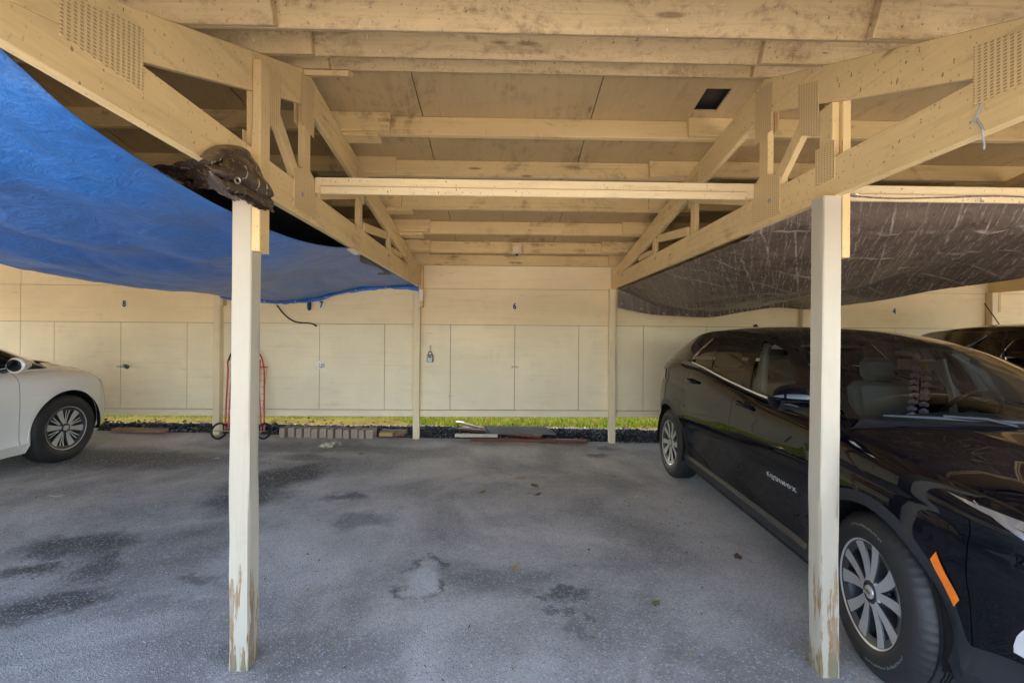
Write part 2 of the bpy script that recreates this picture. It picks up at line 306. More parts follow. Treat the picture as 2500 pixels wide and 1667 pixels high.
# ================================================================ carport
W = 2.74; XP0 = -1.195; PY = (2.1, 6.345); NB0, NB1 = -3, 3      # post rows, bays
def zb(Y): return 2.19+.0125*(Y-1.0)                             # underside of bottom chord
def tf(Y): return 2.823+.437*(Y-2.092)                           # top of front top chord
def tk(Y): return 2.97-.155*(Y-3.43)                             # top of back top chord
YA = 2.69
def tt(Y): return tf(Y) if Y < YA else tk(Y)
carport = thing('carport', 'open timber carport with cream painted posts, trusses and purlins over numbered parking bays', 'carport', (0, 4.2, .05))
def post_mb(x0, y0, zlo, zhi, seed, crook=.004):
    mb = MB(); n = 44; P = np.zeros((16, n, 3)); s = .0445; c = .005
    base = [(-s+c, -s), (-s*.33, -s), (s*.33, -s), (s-c, -s), (s, -s+c), (s, -s*.33), (s, s*.33), (s, s-c), (s-c, s), (s*.33, s), (-s*.33, s), (-s+c, s), (-s, s-c), (-s, s*.33), (-s, -s*.33), (-s, -s+c)]
    for j in range(n):
        z = zlo+(zhi-zlo)*j/(n-1); bx = .008*noise.noise((seed*7.1, 0, z*.7)); by = .006*noise.noise((seed*3.3, 4, z*.7))
        for i, (a, b) in enumerate(base):
            k = 1+crook/.045*(noise.noise((seed+i*.9, z*3.1, 2.2))*(1.0 if z < 1.1 else .35)); P[i, j] = (x0+bx+a*k, y0+by+b*k, z)
    mb.grid(P, wrap=True); L = len(mb.v)-16*n
    mb.f.append(tuple(i*n+n-1 for i in range(16))); mb.m.append(0); return mb
for j in range(NB0, NB1+2):
    X = XP0+W*j
    for r, y0 in enumerate((PY[0]+.0445, PY[1]+.0445)):
        if j == -2 and r == 1: continue
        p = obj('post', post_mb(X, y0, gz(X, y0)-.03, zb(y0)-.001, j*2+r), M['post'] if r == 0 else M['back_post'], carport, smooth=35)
        sb = MB().beam((X+.0455+.019, y0, 1.915 if r == 0 else 1.98), (X+.0455+.019, y0, 2.79 if r == 0 else 2.56), .038, .087, (0, 1, 0))
        obj('splice_board', sb, M['web'], p, bevel=.003)
# --- one truss (at the post line X=0 of its own), then copies
T = .038; TX = .0445-T                                            # truss from TX to TX+T
def prof(pts): return [(TX, y, z) for y, z in pts]
tm = MB()
Yh = 5.70
bot = [(.42, tf(.42)-.012), (.42, zb(.42)), (6.44, zb(6.44)), (6.44, zb(6.44)+.184)] ; 
tm.prism(prof([(.66, zb(.66)), (6.435, zb(6.435)), (6.435, zb(6.435)+.184), (1.452, zb(1.452)+.184), (.66, tf(.66)-.001)]), (T, 0, 0))
tm.prism(prof([(1.4545, zb(1.4545)+.187), (YA-.001, tf(YA)-.2), (YA-.001, tf(YA)), (.63, tf(.63)+.001)]), (T-.001, 0, 0))
tm.prism(prof([(YA+.001, tk(YA)-.2), (5.62, zb(5.62)+.187), (6.43, zb(6.43)+.187), (6.43, tk(6.43)), (YA+.001, tk(YA))]), (T-.002, 0, 0))
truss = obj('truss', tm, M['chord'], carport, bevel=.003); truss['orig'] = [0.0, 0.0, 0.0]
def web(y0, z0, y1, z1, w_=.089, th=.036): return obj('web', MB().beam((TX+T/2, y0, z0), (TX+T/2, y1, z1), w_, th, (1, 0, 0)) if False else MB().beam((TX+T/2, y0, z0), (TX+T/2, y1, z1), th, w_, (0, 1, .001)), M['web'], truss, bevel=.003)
def cb(Y): return zb(Y)+.184
web(YA, cb(YA)-.02, YA, tf(YA)-.2); web(2.165, cb(2.16)-.01, 2.165, tf(2.165)-.2)
web(2.30, tf(2.30)-.23, 2.585, cb(2.59)+.02, .075); web(2.86, cb(2.86)+.03, 3.66, tk(3.66)-.25, .085); web(3.70, cb(3.70)-.01, 3.70, tk(3.70)-.2, .085)
web(3.80, cb(3.8)+.04, 4.56, tk(4.56)-.24, .075); web(4.66, cb(4.66)-.01, 4.66, tk(4.66)-.2, .085); web(4.78, cb(4.78)+.035, 5.2, tk(5.2)-.225, .06)
def plate(pts):
    for sx in (TX-.004, TX+T): obj('nail_plate', MB().prism([(sx, y, z) for y, z in pts], (.004, 0, 0)), M['plate'], truss)
plate([(1.20, zb(1.2)+.10), (1.47, zb(1.47)+.10), (1.47, zb(1.47)+.30), (1.20, zb(1.2)+.215)])
plate([(YA-.085, tf(YA)-.34), (YA+.085, tf(YA)-.36), (YA+.085, tk(YA+.085)-.02), (YA-.085, tf(YA-.085)-.02)])
plate([(YA-.17, zb(YA)+.03), (YA+.12, zb(YA)+.03), (YA+.12, zb(YA)+.26), (YA-.0, zb(YA)+.31), (YA-.17, zb(YA)+.24)])
plate([(2.20, tf(2.2)-.34), (2.35, tf(2.35)-.34), (2.37, tf(2.37)-.07), (2.22, tf(2.22)-.07)])
plate([(2.10, cb(2.1)-.10), (2.23, cb(2.2)-.10), (2.23, cb(2.2)+.08), (2.10, cb(2.1)+.08)])
plate([(3.60, tk(3.6)-.29), (3.78, tk(3.78)-.29), (3.78, tk(3.78)-.06), (3.60, tk(3.6)-.06)])
for yb_ in (2.62, 4.6, 5.9):
    bb = MB().lathe([(0, .006), (.014, .006), (.016, .001), (.016, -.001)], 12, ax='z'); bb.move(0, Matrix.Translation((TX+T, yb_, zb(yb_)+.13)) @ Matrix.Rotation(R_(90), 4, 'Y')); obj('bolt', bb, M['steel'], truss, smooth=40)
    bb = MB().lathe([(0, .006), (.014, .006), (.016, .001), (.016, -.001)], 12, ax='z'); bb.move(0, Matrix.Translation((TX, yb_, zb(yb_)+.13)) @ Matrix.Rotation(R_(-90), 4, 'Y')); obj('bolt', bb, M['steel'], truss, smooth=40)
co = carport['orig']
for j in [q for q in range(NB0, NB1+2) if q != -2]:
    t = truss if j == NB0 else copy_tree(truss, carport)
    t.location = (XP0+W*j-co[0], -co[1], -co[2])
# --- purlins: lapped side by side over every truss
PYS = [1.08, 1.64, 2.18, 2.62, 3.26, 3.83, 4.46, 5.07, 5.67, 6.16]
def slope(Y): return .437 if Y < YA else -.155
for bay in range(NB0, NB1+1):
    x0 = XP0+W*bay; x1 = x0+W
    for i, Y in enumerate(PYS):
        s = slope(Y); nrm = Vector((0, -s, 1)).normalized(); k = -.022 if bay % 2 else .022; d = Vector((0, 1, s)).normalized()
        c = Vector((0, Y, tt(Y)))+nrm*.0708+d*(.024+k)
        lx, rx_ = (.17, .12) if bay % 2 == 0 else (.11, .2)
        mb = MB().beam((x0-lx-.1*((i*7) % 3), c.y, c.z), (x1+rx_+.09*((i*5) % 3), c.y, c.z), .042, .14, nrm)
        obj('purlin', mb, M['mouldy_purlin' if i < 4 else 'purlin'], carport, bevel=.004)
        if i in (3, 4, 6, 7):
            e = Vector((0, Y, tt(Y)))+d*(.03+k)-nrm*.016
            obj('cleat', MB().beam((x0+.046, e.y, e.z), (x0+.30, e.y, e.z), .10, .030, nrm), M['purlin'], carport, bevel=.003)
    nb = obj('lateral_brace', MB().mm((x0+.05, 2.785, 2.405), (x1+.03, 2.822, 2.498)).mm((x0+.09, 2.762, 2.392), (x1-.05, 2.784, 2.438)), M['brace'], carport, bevel=.004)
# --- roof deck of sheets, one hole next to the truss
dk = MB(); XL, XR = XP0+W*NB0-.5, XP0+W*(NB1+1)+.5
def deck_pt(Y): s = slope(Y); nrm = Vector((0, -s, 1)).normalized(); return Vector((0, Y, tt(Y)))+nrm*.1415, nrm
def sheet(xa, xb, ya, yb2):
    a, n = deck_pt(ya); b, _ = deck_pt(yb2); dk.prism([(xa, a.y, a.z), (xb, a.y, a.z), (xb, b.y, b.z), (xa, b.y, b.z)], n*.012)
xs = [-.585+1.22*k for k in range(-9, 10)]
for xa in xs:
    xb = xa+1.22-.007; sheet(xa, xb, .52, YA-.03)
    if xa < 1.335 < xb: sheet(xa, 1.335, YA+.09, 7.6); sheet(1.335, 1.50, YA+.09, 2.95); sheet(1.335, 1.50, 3.17, 7.6); sheet(1.50, xb, YA+.09, 7.6)
    else: sheet(xa, xb, YA+.09, 7.6)
obj('roof_deck', dk, M['deck'], carport)
M['felt'] = plain('roof_felt', (.02, .02, .022), .45, bump=.3, sc_=14)
rf = MB()
for a, b_ in ((.45, YA), (YA, 7.7)):
    p, n = deck_pt(max(a, .45) if a < YA else YA+.05); q, n2 = deck_pt(b_ if b_ > YA else YA-.02)
    rf.prism([(XL, p.y, p.z+.045), (XR, p.y, p.z+.045), (XR, q.y, q.z+.045), (XL, q.y, q.z+.045)], n*.03)
rf.beam((XL, YA+.02, tf(YA)+.165), (XR, YA+.02, tf(YA)+.165), .25, .05)
obj('roofing', rf, M['felt'], carport)
obj('fascia', MB().mm((XL, .59, tf(.62)-.02), (XR, .625, tf(.62)+.155)), M['purlin'], carport, bevel=.003)

# ================================================================ storage lockers
YW = 6.44
def locker(k):
    cx = XP0+W*(k+.5); xl, xr = cx-W/2, cx+W/2
    return cx, xl, xr
LK = {}
LABEL = {-3: 'cream storage locker at the far left edge behind the white van', -2: 'cream storage locker numbered 8 with doors partly behind the white van', -1: 'cream storage locker numbered 7 with a purple sticker by its latch',
         0: 'cream storage locker numbered 6 in the middle with the grey key box on it', 1: 'cream storage locker behind the near black car and brown tarp', 2: 'cream storage locker numbered 4 above the black car roofs', 3: 'cream storage locker at the right edge beyond number 4'}
for k in range(NB0, NB1+1):
    cx, xl, xr = locker(k); t = thing('storage_locker', LABEL[k], 'locker', (cx, YW, .44), 'storage lockers along the back wall'); LK[k] = t
    g = .0030
    obj('locker_body', MB().mm((xl+.004, YW+.022, .47), (xr-.004, YW+.045, 2.78)).mm((xl+.004, YW+.045, .45), (xr-.004, 7.36, .48)).mm((xl+.004, 7.34, .48), (xr-.004, 7.36, 2.45)), M['panel_dark'], t)
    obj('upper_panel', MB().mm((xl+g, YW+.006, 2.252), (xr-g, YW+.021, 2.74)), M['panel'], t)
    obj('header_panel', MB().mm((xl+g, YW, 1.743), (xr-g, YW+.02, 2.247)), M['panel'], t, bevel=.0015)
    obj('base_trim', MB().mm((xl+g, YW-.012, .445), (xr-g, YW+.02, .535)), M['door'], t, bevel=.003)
    D = .908
    for s in (-1, 1):
        a, b_ = (xl+g, cx-D-g) if s < 0 else (cx+D+g, xr-g)
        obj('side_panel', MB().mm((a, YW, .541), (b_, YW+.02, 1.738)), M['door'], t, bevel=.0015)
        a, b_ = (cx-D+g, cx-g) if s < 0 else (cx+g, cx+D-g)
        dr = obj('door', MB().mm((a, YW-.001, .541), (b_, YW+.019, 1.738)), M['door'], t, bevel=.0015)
        dr['orig'] = [float(q) for q in t['orig']]; hx = cx+s*D
        for hz in (.66, 1.62):
            h = MB().tube([(hx, YW-.006, hz-.045), (hx, YW-.006, hz+.045)], .006, 8)
            for q in (-1, 1): h.prism([(hx+q*.006, YW-.0045, hz-.028), (hx+q*.006, YW-.0045, hz+.028), (hx+q*.25, YW-.0045, hz+.007), (hx+q*.25, YW-.0045, hz-.007)], (0, .003, 0))
            ho = obj('hinge', h, M['hinge'], dr, smooth=30); ho.location = (0, 0, 0)
            for cv in ho.data.vertices: cv.co -= Vector(t['orig'])
    if k != 0:
        obj('hasp', MB().mm((cx-.05, YW-.006, 1.105), (cx+.035, YW-.001, 1.14)).mm((cx+.005, YW-.02, 1.112), (cx+.012, YW-.006, 1.133)), M['steel'] if k != 0 else M['hinge'], t)
    else: obj('hasp', MB().mm((cx-.045, YW-.006, 1.13), (cx-.02, YW-.001, 1.17)).mm((cx-.02, YW-.007, 1.138), (cx+.05, YW-.002, 1.162)).mm((cx+.008, YW-.02, 1.143), (cx+.03, YW-.007, 1.157)), M['hinge'], t, bevel=.002)
obj_l = MB().mm((XP0+W*NB0, YW-.05, 2.615), (XP0+W*(NB1+1), YW-.012, 2.70)); ledger = obj('ledger_board', obj_l, M['purlin'], carport, bevel=.003)
M['white'] = plain('white_plate', (.78, .76, .70), .5); M['ink'] = plain('black_ink', (.012, .012, .012), .5)
for ch, sx, sy in (('8', 303.5, 742), ('7', 784.5, 744), ('6', 1256.5, 748), ('4', 2183, 760)):
    p = at_y(sx, sy, YW-.002); t = thing('number_sign', 'small white plate with black number %s above the locker doors' % ch, 'sign', (p[0], YW-.002, p[2]), 'bay number plates on the lockers', fixed=False)
    obj('plate', MB().box((0, 0, 0), (.072, .003, .098)), M['white'], t)
    v, f = text_mesh(ch, .116, .0008, .005, .80); d = MB().add([(a, -.0025-c, b_) for a, b_, c in v], f); obj('numeral', d, M['ink'], t)
# ================================================================ cars
def car_paint(name, col, met=0.0, rough=.32, spec=.08):
    b = NB(name); n = b.noise(b.pos(True), 300, 2); d = b.step(b.noise(b.pos(True), 3, 6, .6), .5, .75)
    sp = b.step(b.noise(b.pos(True), 230, 2), .75, .80)
    c = b.mix(b.math('MULTIPLY', sp, .06), col, (.35, .32, .27))
    return b.pbr(Base__Color=c, Metallic=met, Roughness=b.math('MULTIPLY_ADD', d, .05, rough), Coat__Weight=1.0, Coat__Roughness=b.math('MULTIPLY_ADD', d, .03, .008), Specular__IOR__Level=spec)
def car_glass(name, tint, dirt=.0):
    b = NB(name); fr = b.n('Fresnel', IOR=1.5); g = b.n('BsdfGlossy', Color=(1, 1, 1), Roughness=.005); t = b.n('BsdfTransparent', Color=tint)
    mx = b.n('MixShader', i0=fr.outputs[0], i1=t.outputs[0], i2=g.outputs[0])
    df = b.n('BsdfDiffuse', Color=(.36, .32, .25)); nz = b.math('MULTIPLY', b.step(b.noise(b.pos(True), 5, 8, .7), .42, .72), dirt); mx = b.n('MixShader', i0=nz, i1=mx.outputs[0], i2=df.outputs[0])
    b.t.links.new(mx.outputs[0], b.out.inputs[0]); return b.m
M['black_paint'] = car_paint('black_car_paint', (.0022, .0028, .006), spec=.0); M['white_paint'] = car_paint('white_car_paint', (.80, .79, .745), rough=.4, spec=.3); M['black_paint_b'] = car_paint('black_car_paint_dull', (.006, .006, .008))
M['cladding'] = plain('grey_black_plastic', (.019, .022, .028), .42); M['rubber'] = plain('tyre_rubber', (.020, .0205, .022), .55, bump=.15, sc_=60); M['void'] = plain('dark_void', (.006, .006, .006), .9)
M['trimblack'] = plain('gloss_black_trim', (.006, .006, .007), .12); M['chrome'] = plain('chrome', (.75, .75, .76), .08, 1.0, var=.02)
M['alloy'] = plain('machined_alloy', (.60, .61, .63), .34, .55, var=.03, sc_=4); M['alloy_dark'] = plain('dark_alloy', (.07, .073, .08), .4, .5, var=.05); M['disc'] = plain('brake_disc', (.35, .34, .33), .35, .9)
M['glass'] = car_glass('car_window_glass', (.9, .96, .94)); M['screen'] = car_glass('windshield_glass', (.95, 1.0, .99), .04); M['privacy'] = car_glass('privacy_glass', (.2, .21, .21), .03)
M['seat'] = plain('brightened_seat_cloth', (.32, .40, .42), .8, bump=.4, sc_=120); M['dash'] = plain('brightened_dashboard', (.13, .15, .16), .55); M['liner'] = plain('grey_headliner', (.55, .58, .58), .9); M['amber'] = plain('orange_reflector', (.9, .20, .012), .25, coat=1); M['red'] = plain('red_tail_lens', (.45, .015, .012), .15, coat=1)  # seat and dash tones raised: cabin light mixed into their colour
M['lamp'] = plain('clear_lamp_lens', (.55, .57, .60), .10, .75, coat=1); M['white_lens'] = plain('white_lamp_lens', (.75, .76, .78), .18, .2, coat=1); M['gold'] = plain('gold_badge', (.45, .33, .08), .3, .8); M['silver'] = plain('silver_badge', (.8, .8, .8), .25, .6); M['tyre_text'] = plain('grey_tyre_lettering', (.16, .16, .16), .6)
def make_wheel(root, cx, cy, side, Rt, Rr, wdt, style, steer=0.0, text=True, rot0=0.0):
    """side -1: car's right. local: hub face towards -y, then turned."""
    rot = Matrix.Rotation(math.pi, 4, 'Z') if side > 0 else Matrix.Identity(4)
    MT = Matrix.Translation((cx, cy, Rt-.012)) @ Matrix.Rotation(steer, 4, 'Z') @ rot
    h = wdt
    t = MB(); n = 180
    pr = [(Rr-.006, .012), (Rr+.004, .004), (Rr+.02, -.002), (Rr+.045, -.006), (Rt-.050, -.001), (Rt-.030, .008), (Rt-.014, .020), (Rt-.004, .034), (Rt-.001, .046)]
    gr_ = [.052, .088, h-.090, h-.054]; tread = [(Rt, .049)]
    for g in (.062, .098, .5*h, h-.100, h-.064): tread += [(Rt+.001, g-.0045), (Rt-.008, g-.0035), (Rt-.008, g+.0035), (Rt+.001, g+.0045)]
    pr = pr+tread+[(Rt-.001, h-.046), (Rt-.014, h-.02), (Rt-.05, h), (Rr, h-.01)]
    k0 = len(t.v); P = np.zeros((n, len(pr), 3))
    for k in range(n):
        for j, (r, y) in enumerate(pr):
            rr = r-(.004 if (k % 3 == 0 and j >= 6 and r > Rt-.022 and (y < .06 or y > h-.06)) else (.0025 if (k % 3 == 0 and r > Rt-.002) else 0)); a = 2*math.pi*k/n+.16*(y-.1)
            P[k, j] = (rr*math.cos(a), y, rr*math.sin(a))
    t.grid(P, wrap=True, flip=True); t.move(0, MT)
    wh = MB().lathe([(Rr-.045, .02), (Rr-.012, .012), (Rr-.002, .004), (Rr+.002, .008), (Rr-.004, .016), (Rr-.016, .03), (Rr-.018, h-.02)], 96); wh.lathe([(0, .075), (.09, .075), (.155, .085), (.16, .11), (0, .12)], 48)
    wh.move(0, MT); W_ = obj('wheel', wh, M['alloy_dark'], root, smooth=40)
    obj('tyre', t, M['rubber'], W_, smooth=32)
    # spokes
    sp = MB(); dkm = MB(); tips = Rr-.010
    def spoke(a0, a1, w0, w1, y0, y1):
        L = 7; A = []; 
        for q in range(L):
            u = q/(L-1); r = .050+(tips-.050)*u; a = a0+(a1-a0)*u**1.1; w_ = (w0+(w1-w0)*u)/2; y = y0+(y1-y0)*u+.006*math.sin(u*3.14); er = Vector((math.cos(a), 0, math.sin(a))); et = Vector((-math.sin(a), 0, math.cos(a))); c = er*r+Vector((0, y, 0))
            A.append([c-et*w_*.55+Vector((0, .052-.012*u, 0)), c-et*w_*1.02+Vector((0, .005, 0)), c-et*w_*.88, c+et*w_*.88, c+et*w_*1.02+Vector((0, .005, 0)), c+et*w_*.55+Vector((0, .052-.012*u, 0))])
        b = len(sp.v); A = np.array(A); sp.grid(A[:, 2:4]); dkm.grid(A[:, :3]); dkm.grid(A[:, 3:])
    if style == 'twin':
        for i in range(5):
            a = rot0+2*math.pi*i/5
            spoke(a-.22, a-.27, .036, .060, .016, .012); spoke(a+.22, a+.33, .034, .074, .016, .012)
    else:
        for i in range(6):
            a = rot0+2*math.pi*i/6
            spoke(a, a+.03, .034, .088, .018, .014)
        for i in range(6):
            a = rot0+2*math.pi*(i+.5)/6; spoke(a-.06, a-.10, .012, .016, .03, .022); spoke(a+.06, a+.12, .012, .016, .03, .022)
    sp.lathe([(Rr-.012, .008), (Rr-.004, .0035)], 96); sp.lathe([(0, .012), (.030, .013)], 32)
    dkm.lathe([(.036, .014), (.052, .020), (.068, .03), (.080, .06)], 40); sp.move(0, MT); dkm.move(0, MT)
    obj('spokes', sp, M['alloy'], W_, smooth=30, norm=True); obj('spoke_sides', dkm, M['alloy_dark'], W_, smooth=40, norm=True)
    nu = MB()
    for i in range(5):
        a = rot0+2*math.pi*(i+.5)/5; nu.lathe([(0, .018), (.007, .018), (.0095, .022), (.0095, .04)], 12, c=(.055*math.cos(a), 0, .055*math.sin(a)))
    nu.lathe([(0, .0075), (.024, .008), (.029, .010), (.031, .016)], 32); nu.move(0, MT); obj('hub_cap', nu, M['alloy'], W_, smooth=40)
    ds = MB().lathe([(0, .095), (.148, .095), (.148, .12), (0, .12)], 48); ds.move(0, MT); obj('brake_disc', ds, M['disc'], W_, smooth=40)
    cp = MB().box((.118, .10, -.01), (.07, .05, .17)); cp.move(0, MT); obj('brake_caliper', cp, M['disc'], W_, bevel=.012)
    if text:
        s_ = 1.0
        tx = MB()
        for word, mid, sz in (('CONTINENTAL', math.pi*.52, .030), ('CONTROLCONTACT', -math.pi*.30, .027)):
            v, f = text_mesh(word, sz, .0006, .0006, 1.18); rr0 = Rr+.052; top = mid > 0
            q = []
            for a_, b_, c_ in v:
                r = rr0+(b_ if top else b_) ; ang = mid-a_/rr0 if True else mid+a_/rr0
                q.append((r*math.cos(ang), -.0045-c_*.6, r*math.sin(ang)))
            tx.add(q, f)
        tx.move(0, MT); obj('tyre_lettering', tx, M['tyre_text'], W_)
        if style == 'twin':
            bt = MB().prism([(-.019, .0068, -.005), (-.007, .0068, -.005), (-.007, .0068, -.008), (.007, .0068, -.008), (.007, .0068, -.005), (.019, .0068, -.005), (.017, .0068, .005), (.007, .0068, .005), (.007, .0068, .008), (-.007, .0068, .008), (-.007, .0068, .005), (-.017, .0068, .005)], (0, -.0012, 0)); bt.move(0, MT); obj('hub_emblem', bt, M['gold'], W_)
    return W_
class Car:
    def __init__(s, p, root, paint):
        s.p = p; s.root = root; s.paint = paint
        D = cr(p['outline'], 900); L = np.concatenate([[0], np.cumsum(np.linalg.norm(np.diff(D, axis=0), axis=1))]); s.L = L; s.D = D; s.len = L[-1]
        T = np.gradient(D, L, axis=0); T /= np.linalg.norm(T, axis=1)[:, None]; s.N = np.stack([-T[:, 1], T[:, 0]], 1); 
        if s.N[450, 1] < 0: s.N = -s.N
        m = (np.abs(s.N[:, 1]) > .35); s.xs, s.ss = D[m, 0][::-1], L[m][::-1]
    def s_of_x(s, x): return np.interp(x, s.xs, s.ss)
    def ztop(s, x): q = s.p['ztop']; return itp(q[0], q[1], x)
    def wrap(s, S, z, off=0.0):                   # arrays, left side (y>0)
        S, z = np.broadcast_arrays(np.asarray(S, float), np.asarray(z, float)); x = np.interp(S, s.L, s.D[:, 0]); y = np.interp(S, s.L, s.D[:, 1]); nx = np.interp(S, s.L, s.N[:, 0]); ny = np.interp(S, s.L, s.N[:, 1])
        q = np.hypot(nx, ny); nx, ny = nx/q, ny/q; p = s.p; zt = s.ztop(x)
        wn = np.clip(nx, 0, 1)**2; wt = np.clip(-nx, 0, 1)**2; ws = 1-wn-wt
        zr = np.minimum(z, zt)
        ins = ws*itp(*p['side'], zr)+wn*itp(*p['nose'], zr)+wt*itp(*p['tail'], zr)
        t = np.clip((z-(zt-.11))/.11, 0, 1); ins = ins+p.get('shoulder', .055)*t**2.6
        for xa in (0, -p['wb']):
            r = np.hypot(x-xa, z-p['Rt']); ins = ins-.014*ws*np.exp(-((r-p['Ra']-.02)/.10)**2)
        ins = ins+ws*p.get('crease', .006)*np.exp(-((z-(p['zc'](x)-.03))/.02)**2)
        ins = ins-off
        return np.stack([x-nx*ins, y-ny*ins, z+0*x], -1)
    def mir(s, P): Q = np.array(P); Q[..., 1] *= -1; return Q
    def both(s, name, P, mat, side=0, **kw):      # build a patch as left and right parts
        pass
    def build(s):
        p = s.p; root = s.root; Rt, Ra, wb = p['Rt'], p['Ra'], p['wb']; pm = s.paint
        g = .0022; spec = []
        doors = p['doors']                        # x cuts, front to rear
        cols = list(np.arange(0, s.len+.001, .035)); cols[-1] = s.len
        for x in doors+[p['bump_f'], p['bump_r']]: spec += [s.s_of_x(x+g), s.s_of_x(x-g)]
        for xa in (0, -wb):
            aa = np.linspace(-1, 1, 31); spec += [s.s_of_x(xa+Ra*math.sin(q*math.pi/2)) for q in aa]; spec += [s.s_of_x(xa+Ra+.001), s.s_of_x(xa-Ra-.001)]
        cols = [c for c in cols if min(abs(c-q) for q in spec) > .012]+spec; cols = np.array(sorted(cols)); s.cols = cols
        X = np.interp(cols, s.L, s.D[:, 0]); Y = np.interp(cols, s.L, s.D[:, 1]); side = Y > .45
        sill = itp(*p['sill'], X); zbm = sill.copy(); inarch = np.zeros(len(X), bool)
        for xa in (0, -wb):
            d = np.abs(X-xa); m = (d <= Ra) & side; zbm[m] = np.maximum(sill[m], Rt+np.sqrt(np.maximum(0, Ra**2-d[m]**2))); inarch |= m
        za = np.where(side & (X < Ra+.05) & (X > -wb-Ra-.05), p['zclad'], itp(*p['zclad_ends'], X))
        za = np.maximum(za, sill+.02)
        for xa in (0, -wb):                        # cladding lip follows the arch
            d = np.abs(X-xa); m = (d <= Ra+p['lip']) & side; za[m] = np.maximum(za[m], Rt+np.sqrt(np.maximum(0, (Ra+p['lip'])**2-d[m]**2)))
        zc = np.maximum(p['zc'](X), za+.05); zt = s.ztop(X)
        nA, nB, nC = 4, 12, 14
        Z = np.zeros((len(cols), nA+nB+nC+1))
        for i in range(len(cols)):
            Z[i] = np.concatenate([np.linspace(zbm[i], za[i], nA+1)[:-1], np.linspace(za[i], zc[i], nB+1)[:-1], zc[i]+(zt[i]-zc[i])*np.linspace(0, 1, nC+1)**.85])
        P = s.wrap(cols[:, None], Z); s.top = P[:, -1]; nr = Z.shape[1]-1
        xm = (X[:-1]+X[1:])/2; gap = np.zeros(len(xm), bool)
        for x in doors: gap |= (np.abs(xm-x) < g*.9) & side[:-1]
        gapb = np.zeros(len(xm), bool)
        for x in (p['bump_f'], p['bump_r']): gapb |= (np.abs(xm-x) < g*.9) & side[:-1]
        row = np.arange(nr); 
        isclad = np.zeros((len(xm), nr), bool); isclad[:, :nA] = True
        isclad |= (np.zeros((len(xm), 1)) > 1)
        dmask = []
        for a, b_ in zip(doors[:-1], doors[1:]):
            dmask.append(((xm < a-g*.5) & (xm > b_+g*.5) & side[:-1])[:, None] & (row >= nA)[None, :])
        dall = np.zeros_like(isclad)
        for q in dmask: dall |= q
        gm = np.zeros_like(isclad); gm[gap, nA:] = True; gm[gapb, nA:nA+nB+4] = True
        for bi, lo in enumerate((nA,)): pass
        bmask = ~isclad & ~dall & ~gm
        PR = s.mir(P)
        body = MB().grid(P, mask=bmask, flip=True).grid(PR, mask=bmask)
        clad = MB().grid(P, mask=isclad, flip=True).grid(PR, mask=isclad)
        # inner dark shell behind the seams, wheel wells, floor
        vo = MB(); PI = s.wrap(cols[:, None], Z, -.025); sm = (~inarch[:-1])[:, None] & np.ones((1, nr), bool); vo.grid(PI, flip=True, mask=sm).grid(s.mir(PI), mask=sm)
        for xa in (0, -wb):
            for sg in (1, -1):
                aa = np.linspace(-.25, math.pi+.25, 26); A = np.array([[(xa+(Ra+.004)*math.cos(q), sg*y, Rt+(Ra+.004)*math.sin(q)) for y in (p['half']-.02, p['half']-.42)] for q in aa]); vo.grid(A, flip=(sg > 0)); vo.grid(A, flip=(sg < 0))
                A = [(xa+Ra*math.cos(q), sg*(p['half']-.42), Rt+Ra*math.sin(q)) for q in aa]; vo.add(A, [tuple(range(len(A)))])
        vo.mm((-wb+Ra, -p['half']+.1, .20), (-Ra, p['half']-.1, .26)); vo.mm((Ra, -.6, .2), (p['nosex']-.12, .6, .26)); vo.mm((p['tailx']+.15, -.6, .24), (-wb-Ra, .6, .30))
        # hood: coons patch over the nose
        ic = int(np.argmin(np.abs(X-p['hood_corner'])+(Y < .4)*9)); iw = int(np.argmin(np.abs(X-p['cowl'][0])+(Y < .4)*9))
        Fl = s.top[:ic+1]; nF = 41; al = np.linspace(-1, 1, nF)
        fl = np.concatenate([[0], np.cumsum(np.linalg.norm(np.diff(Fl, axis=0), axis=1))]); fl /= fl[-1]
        Fh = np.stack([np.interp(np.abs(al), fl, Fl[:, k]) for k in range(3)], -1); Fh[:, 1] *= np.sign(al)
        Lh = s.top[ic:iw+1]; nS = 31; ll = np.linspace(0, 1, len(Lh)); sv = np.linspace(0, 1, nS); Ls = np.stack([np.interp(sv, ll, Lh[:, k]) for k in range(3)], -1); Rs = s.mir(Ls)
        cw = Ls[-1]; xc, zcw = p['cowl'][1], p['cowl'][2]
        Ch = np.stack([cw[0]+(xc-cw[0])*(1-np.abs(al)**2.2), al*cw[1], cw[2]+(zcw-cw[2])*(1-np.abs(al)**3)], -1)
        tt_ = (al+1)/2; S_ = sv[:, None, None]; Tt = tt_[None, :, None]
        H = (1-S_)*Fh[None]+S_*Ch[None]+(1-Tt)*Rs[:, None]+Tt*Ls[:, None]-((1-S_)*(1-Tt)*Fh[0]+(1-S_)*Tt*Fh[-1]+S_*(1-Tt)*Ch[0]+S_*Tt*Ch[-1])
        A_ = np.abs(al)[None, :]; hump = np.sin(np.pi*np.clip(sv*1.0, 0, 1))[:, None]
        H[..., 2] += p['crown']*hump**.8*(1-A_**2.4)+p.get('ridge', .012)*np.exp(-((A_-.58)/.10)**2)*hump
        hm = np.ones((nS-1, nF-1), bool); ac = np.abs((al[:-1]+al[1:])/2); edge = (ac > .90)[None, :] | (np.arange(nS-1) < 1)[:, None]
        hood = MB().grid(H, mask=hm & ~edge, flip=True); body.grid(H, mask=hm & edge, flip=True)
        # belt and greenhouse curves
        gx = p['belt'][0]; s.zb = lambda x: itp(gx, p['belt'][1], x); s.yb = lambda x: itp(gx, p['belt'][2], x)
